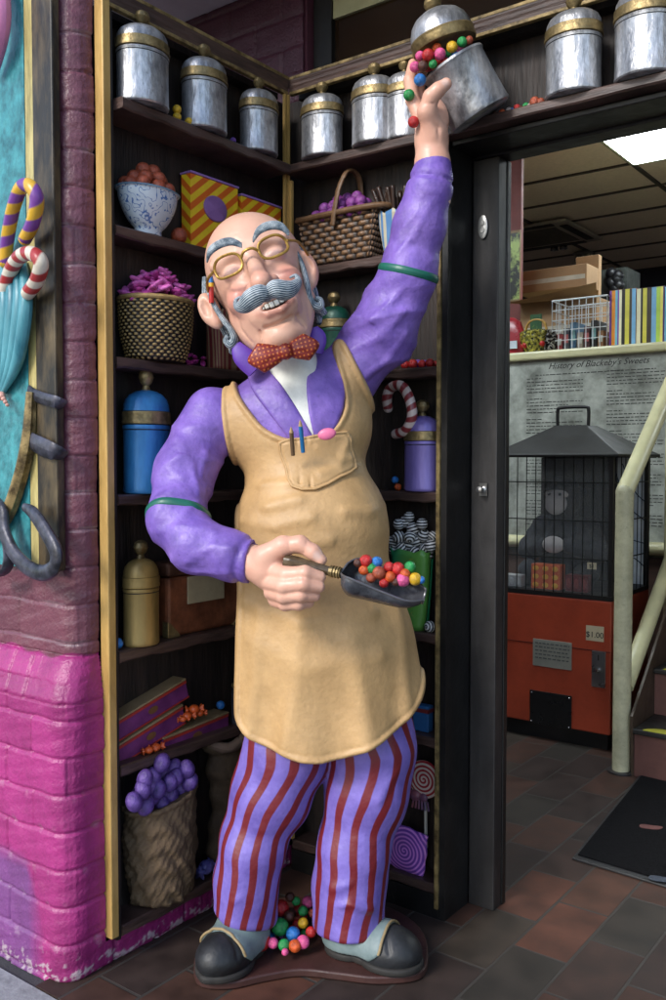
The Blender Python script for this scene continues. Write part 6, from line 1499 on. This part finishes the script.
vb('panel_seam', (.002, -.002, (zb0+zb1)/2+.07), (mw-.002, -.0002, (zb0+zb1)/2+.075), mat('seam_dark', (.10, .012, .006)), cab)
def ml(px, py): p = MPt(px, py); return p[0]-mx0, p[2]
def plate(name, x0, y0, x1, y1, m, th=.004, par=None, bev=.001):
    a = ml(x0, y1); c = ml(x1, y0); return vb(name, (a[0], -th, a[1]), (c[0], -.0003, c[1]), m, par or vm, bev), a, c
pl_, a, c = plate('notice_plate', 533, 643, 572, 665, mat('silver_plate', (.30, .29, .24), rough=.4, metal=.3)); 
for k in range(5):
    bb = MB(); x = a[0]+.012
    zq = c[1]-.02-k*.017
    while x < c[0]-.014: L = rr.uniform(.01, .02); bb.box((x, -.0052, zq), (min(x+L, c[0]-.01), -.0042, zq+.006)); x += L+.005
    bb.obj('lettering', mat('grey_ink', (.10, .10, .09)), pl_, smooth=False)
fl_, a, c = plate('prize_flap', 530, 696, 572, 722, mat('flap_black', (.01, .01, .01), rough=.3), .006)
for sx in (a[0]+.01, c[0]-.01):
    for sz in (a[1]+.01, c[1]-.01):
        bb = MB(); bb.ball((sx, -.0075, sz), .004, 10, 6); bb.obj('screw', mat('chrome', (.6, .6, .6), rough=.15, metal=1), fl_)
cm, a, c = plate('coin_slot', 592, 652, 606, 686, mat('dull_steel', (.3, .3, .3), rough=.3, metal=.9), .008)
bb = MB(); bb.lathe([(0, 0), (.012, 0), (.010, .012), (0, .014)], 16); bb.xf([[1, 0, 0], [0, 0, -1], [0, 1, 0]], ((a[0]+c[0])/2, -.0085, (a[1]+c[1])/2-.005)); bb.obj('lock', mat('chrome', (.6, .6, .6), rough=.15, metal=1), cm)
bb = MB(); bb.box(((a[0]+c[0])/2-.002, -.0095, c[1]-.04), ((a[0]+c[0])/2+.002, -.0082, c[1]-.015)); bb.obj('slot', BLACK, cm, smooth=False)
st_, a, c = plate('price_sticker', 586, 627, 604, 640, mat('cream_sticker', (.50, .42, .28), rough=.5, bump=0), .0015, bev=0)
letters('$1.00', .036, (a[0]+c[0])/2, a[1]+.016, st_, shear=0, y=-.0027)
# cage
cg = vb('cage_floor', (.0, .0, zb1+.0005), (mw, md, zb1+.02), BLACK)
vb('cage_back', (.001, md-.012, zb1+.021), (mw-.001, md-.001, zc1), mat('cage_back_dark', (.005, .007, .010), rough=.7))
for x in (0, mw-.018):
    for y in (0, md-.031): vb('corner_post', (x, y, zb1+.021), (x+.018, y+.018, zc1-.001), BLACK)
b = MB(); zz0, zz1 = zb1+.02, zc1
for k in range(1, 12): x = mw*k/12; b.tube([(x, .004, zz0), (x, .004, zz1)], .0022, seg=6, raw=True)
for k in range(1, 9): y = md*k/9; b.tube([(mw-.004, y, zz0), (mw-.004, y, zz1)], .0022, seg=6, raw=True)
for k in range(1, 4): z = zz0+(zz1-zz0)*(k/3.6-.02); b.tube([(.0, .003, z), (mw, .003, z)], .0028, seg=6, raw=True); b.tube([(mw-.003, .0, z), (mw-.003, md, z)], .0028, seg=6, raw=True)
b.obj('cage_bars', mat('bar_black', (.005, .005, .005), rough=.6, spec=.2), vm)
gm = bpy.data.materials.new('clear_glass'); gm.use_nodes = True; gb_ = gm.node_tree.nodes['Principled BSDF']; gb_.inputs['Base Color'].default_value = (.95, .97, .97, 1); gb_.inputs['Roughness'].default_value = .03; gb_.inputs['Alpha'].default_value = .035; gb_.inputs['Specular IOR Level'].default_value = .2
vb('glass_pane', (.019, .010, zb1+.022), (mw-.019, .013, zc1-.002), gm)
# street reflection in the glass, painted as a panel and curves behind it
b = MB(); b.box((mw-.16, md-.016, zb1+.022), (mw-.022, md-.013, zc1-.002)); pp = b.obj('painted_reflection_panel', mat('pale_blue_reflection', (.50, .58, .66), rough=.5, bump=0, col2=(.72, .76, .80)), vm, smooth=False)
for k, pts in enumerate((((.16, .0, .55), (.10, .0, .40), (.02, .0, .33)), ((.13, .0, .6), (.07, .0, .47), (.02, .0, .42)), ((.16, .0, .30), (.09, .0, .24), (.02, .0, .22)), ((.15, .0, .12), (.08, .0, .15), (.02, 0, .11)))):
    b = MB(); b.tube([(mw-p_[0], md-.017, zb1+p_[2]) for p_ in pts], .006, seg=8, flat=(1, .4)); b.obj('painted_reflection_curve', mat('navy_reflection_line', (.03, .05, .10)), pp)
# roof
b = MB(); ov = .035; zt_ = zr1; a = .17
x0_, x1_, y0_, y1_ = -ov, mw+ov, -ov, md+ov; xa, xb, ya, yb = mw*.36, mw*.64, md*.36, md*.64
b.add([(x0_, y0_, zc1+.012), (x1_, y0_, zc1+.012), (x1_, y1_, zc1+.012), (x0_, y1_, zc1+.012), (xa, ya, zt_), (xb, ya, zt_), (xb, yb, zt_), (xa, yb, zt_), (x0_, y0_, zc1), (x1_, y0_, zc1), (x1_, y1_, zc1), (x0_, y1_, zc1)],
      [(0, 1, 5, 4), (1, 2, 6, 5), (2, 3, 7, 6), (3, 0, 4, 7), (4, 5, 6, 7), (8, 9, 1, 0), (9, 10, 2, 1), (10, 11, 3, 2), (11, 8, 0, 3), (11, 10, 9, 8)])
rf = b.obj('roof', mat('roof_black_metal', (.007, .007, .007), rough=.5, var=.3, scale=4, bump=.1, col2=(.016, .016, .015), spec=.3), vm, smooth=False, bevel=.003)
b = MB(); hx = (mw*.5-.075, mw*.5+.075); b.tube([(hx[0], md*.42, zt_-.005), (hx[0], md*.42, zh-.015), (hx[0]+.018, md*.42, zh), (hx[1]-.018, md*.42, zh), (hx[1], md*.42, zh-.015), (hx[1], md*.42, zt_-.005)], .008, seg=10, ss=4); b.obj('handle', BLACK, rf)
# plush gorilla inside
gc = np.array([mx0+mw*.42, YM+.24, zb1+.021])
t = thing('plush_gorilla', 'black plush gorilla with grey face sitting inside the vending machine cage', 'plush toy', gc)
def gor(X, Y, Z):
    d = ell(X, Y, Z, (0, .02, .17), (.135, .10, .18)); d = smin(d, ell(X, Y, Z, (-.01, -.02, .42), (.09, .085, .10)), .04)
    for s in (-1, 1):
        d = smin(d, chain(X, Y, Z, [(s*.11, .0, .28), (s*.17, -.03, .17), (s*.05, -.11, .20)], [.055, .05, .035], .02), .02)
        d = smin(d, chain(X, Y, Z, [(s*.08, .0, .05), (s*.14, -.09, .07), (s*.13, -.10, .03)], [.06, .05, .04], .02), .02)
        d = smin(d, ell(X, Y, Z, (s*.085, -.01, .44), (.022, .015, .028)), .01)
    return smax(d, -(Z-.002), .003)+.004*wob(X, Y, Z, 120, 1)
P, F = surfnet(gor, (-.25, -.17, -.01), (.25, .14, .56), .008); b = MB(); b.add(P, F); b.obj('body', mat('black_plush', (.012, .014, .018), rough=.9, bump=.8, bscale=200, col2=(.028, .030, .038)), t, sharp=0, fixn=False)
b = MB(); b.ball((-.01, -.095, .395), 1, 24, 14, sc=(.055, .03, .055)); b.ball((-.01, -.09, .435), 1, 20, 10, sc=(.06, .02, .025)); b.ball((.0, -.14, .205), 1, 18, 10, sc=(.055, .025, .04)); b.obj('face', mat('grey_plush_face', (.42, .39, .38), rough=.8, bump=.4), t)
b = MB(); [b.ball((-.01+s*.026, -.108, .437), .008, 10, 8) for s in (-1, 1)]; b.obj('eye', mat('eye_black', (.01, .01, .01), rough=.1), t)
# boxes inside the cage
for k, (xa_, xb_, h_, c_, lab) in enumerate(((503, 521, .055, (.30, .30, .30), 'pale grey box at the left inside the vending machine cage'), (531, 560, .115, (.50, .09, .02), 'orange box with yellow pattern inside the vending machine cage'), (565, 588, .075, (.10, .01, .012), 'dark maroon box at the right inside the vending machine cage'))):
    xa_ = MPt(xa_, 580, .05)[0]; xb_ = MPt(xb_, 580, .05)[0]; t = thing('prize_box', lab, 'box', (xa_, YM+.05, zb1+.0215))
    b = MB(); b.box((0, 0, 0), (xb_-xa_, .06, h_)); b.obj('box_body', mat('prize_box_%d' % k, c_, rough=.45), t, smooth=False, bevel=.003)
    b = MB(); n = 3
    for i in range(n):
        for j in range(n if k == 1 else 1): w_ = (xb_-xa_)/n; hh = h_/(n if k == 1 else 1); b.ball((w_*(i+.5), -.001, hh*(j+.5)), 1, 14, 8, sc=(w_*.32, .002, hh*.32))
    b.obj('printed_spots', mat('spots_%d' % k, [(.42, .42, .42), (.60, .30, .03), (.16, .02, .02)][k], rough=.45), t)
t = thing('price_tag', 'small cream price tag standing inside the cage above the maroon box', 'price tag', (MPt(587, 580, .04)[0], YM+.04, MPt(587, 569, .04)[2])); b = MB(); b.box((0, 0, 0), (.042, .003, .03)); b.obj('card', mat('cream_sticker', (.5, .42, .28)), t, smooth=False)
b = MB(); b.tube([(.02, .004, 0), (.02, .004, -(MPt(587, 569, .04)[2]-zb1-.0215))], .002, seg=6, raw=True); b.obj('stem', BLACK, t)
letters('$1', .024, .021, .007, t, shear=0, y=-.001)
# ---- handrail and stairs ------------------------------------------
P0 = floor_at(621, 772); hz_ = on_plane(622, 492, 1, P0[1])[2]
t = thing('handrail', 'cream painted tubular stair handrail with a thick newel post', 'handrail', (P0[0], P0[1], 0))
b = MB(); b.tube([(0, 0, 0), (0, 0, hz_)], .036, seg=20, raw=True); b.ball((0, 0, hz_), .036, 20, 12); b.obj('newel_post', mat('chipped_cream_paint', (.58, .55, .36), rough=.4, var=.1, scale=12, bump=.3, grime=.4, gs=9), t)
b = MB(); b.lathe([(.055, .0005), (.055, .008), (.042, .010)], 20); b.obj('foot_plate', GREYP, t)
sl_ = .80; L1 = 1.3
b = MB(); b.tube([(0, 0, hz_), (0, L1, hz_+L1*sl_)], .036, seg=18, raw=True); b.obj('top_rail', CREAM, t)
zl = on_plane(630, 690, 1, P0[1])[2]; b = MB(); b.tube([(.0, .04, zl-.0), (.0, L1, zl+(L1-.04)*sl_)], .033, seg=18, raw=True); b.obj('lower_rail', CREAM, t)
b = MB(); b.tube([(.0, .62, .3), (.0, .62, hz_+.62*sl_)], .028, seg=16, raw=True); b.obj('baluster', CREAM, t)
s0 = floor_at(628, 779); t = thing('staircase', 'short staircase with pinkish risers and yellow edged dark treads', 'stairs', (P0[0]+.06, P0[1]-.02, 0))
RIS = mat('pink_riser', (.13, .055, .045), rough=.6, var=.2, scale=8, bump=.2); TRD = mat('black_tread', (.018, .017, .016), rough=.5, bump=.3)
for k in range(6):
    z0_, z1_ = k*.20, (k+1)*.20; y0_ = k*.25
    b = MB(); b.box((0, y0_, z0_+(.001 if k else .001)), (1.25, y0_+.27, z1_-.022)); b.obj('riser', RIS, t, smooth=False)
    b = MB(); b.box((-.0, y0_-.022, z1_-.021), (1.25, y0_+.249, z1_)); tr = b.obj('tread', TRD, t, smooth=False, bevel=.004)
    b = MB(); b.prism([(.04, y0_-.02), (.60, y0_-.02), (.60, y0_+.035), (.10, y0_+.035), (.05, y0_+.01)], 2, z1_+.0004, z1_+.003); b.obj('yellow_nosing', mat('yellow_tape', (.48, .46, .05), rough=.5), tr, smooth=False)
b = MB(); b.prism([(.0, .0), (1.5, 1.2), (1.5, 1.5), (1.35, 1.42), (-.02, .25)], 0, -.012, -.001); b.obj('stringer', mat('dark_timber', (.055, .035, .022), rough=.5, col2=(.09, .06, .04)), t, smooth=False)
# ---- mat
A_, B_, C_ = floor_at(572, 860), floor_at(640, 776), floor_at(700, 899)
D_ = B_+(C_-A_)
t = thing('door_mat', 'black rubber edged door mat on the tiles inside the doorway', 'mat', (A_[0], A_[1], 0))
q = [A_, C_, D_, B_]; q = [(p_[0]-A_[0], p_[1]-A_[1]) for p_ in q]
b = MB(); b.prism(q, 2, .001, .008); b.obj('rubber_border', mat('mat_rubber', (.02, .02, .021), rough=.5, bump=.4), t, smooth=False, bevel=.002)
cq = np.mean(q, 0); q2 = [tuple(cq+(np.array(p_)-cq)*.94) for p_ in q]
b = MB(); b.prism(q2, 2, .0081, .013); b.obj('pile', mat('mat_pile', (.006, .006, .007), rough=.95, var=.6, scale=120, bump=1, bscale=400, spec=.1), t, smooth=False)
for k, (x, y, c_) in enumerate(((651, 827, (.12, .045, .04)), (662, 879, (.04, .05, .07)))):
    p_ = floor_at(x, y, .013); b = MB(); b.prism(smooth_poly([(-.035, -.012), (.02, -.02), (.04, .004), (.01, .012), (-.03, .018)], 3).tolist(), 2, .0131, .0145); b.obj('mat_motif', mat('motif_%d' % k, c_, rough=.9), t, smooth=False, loc=(p_[0]-A_[0], p_[1]-A_[1], 0), rot=(0, 0, .5))
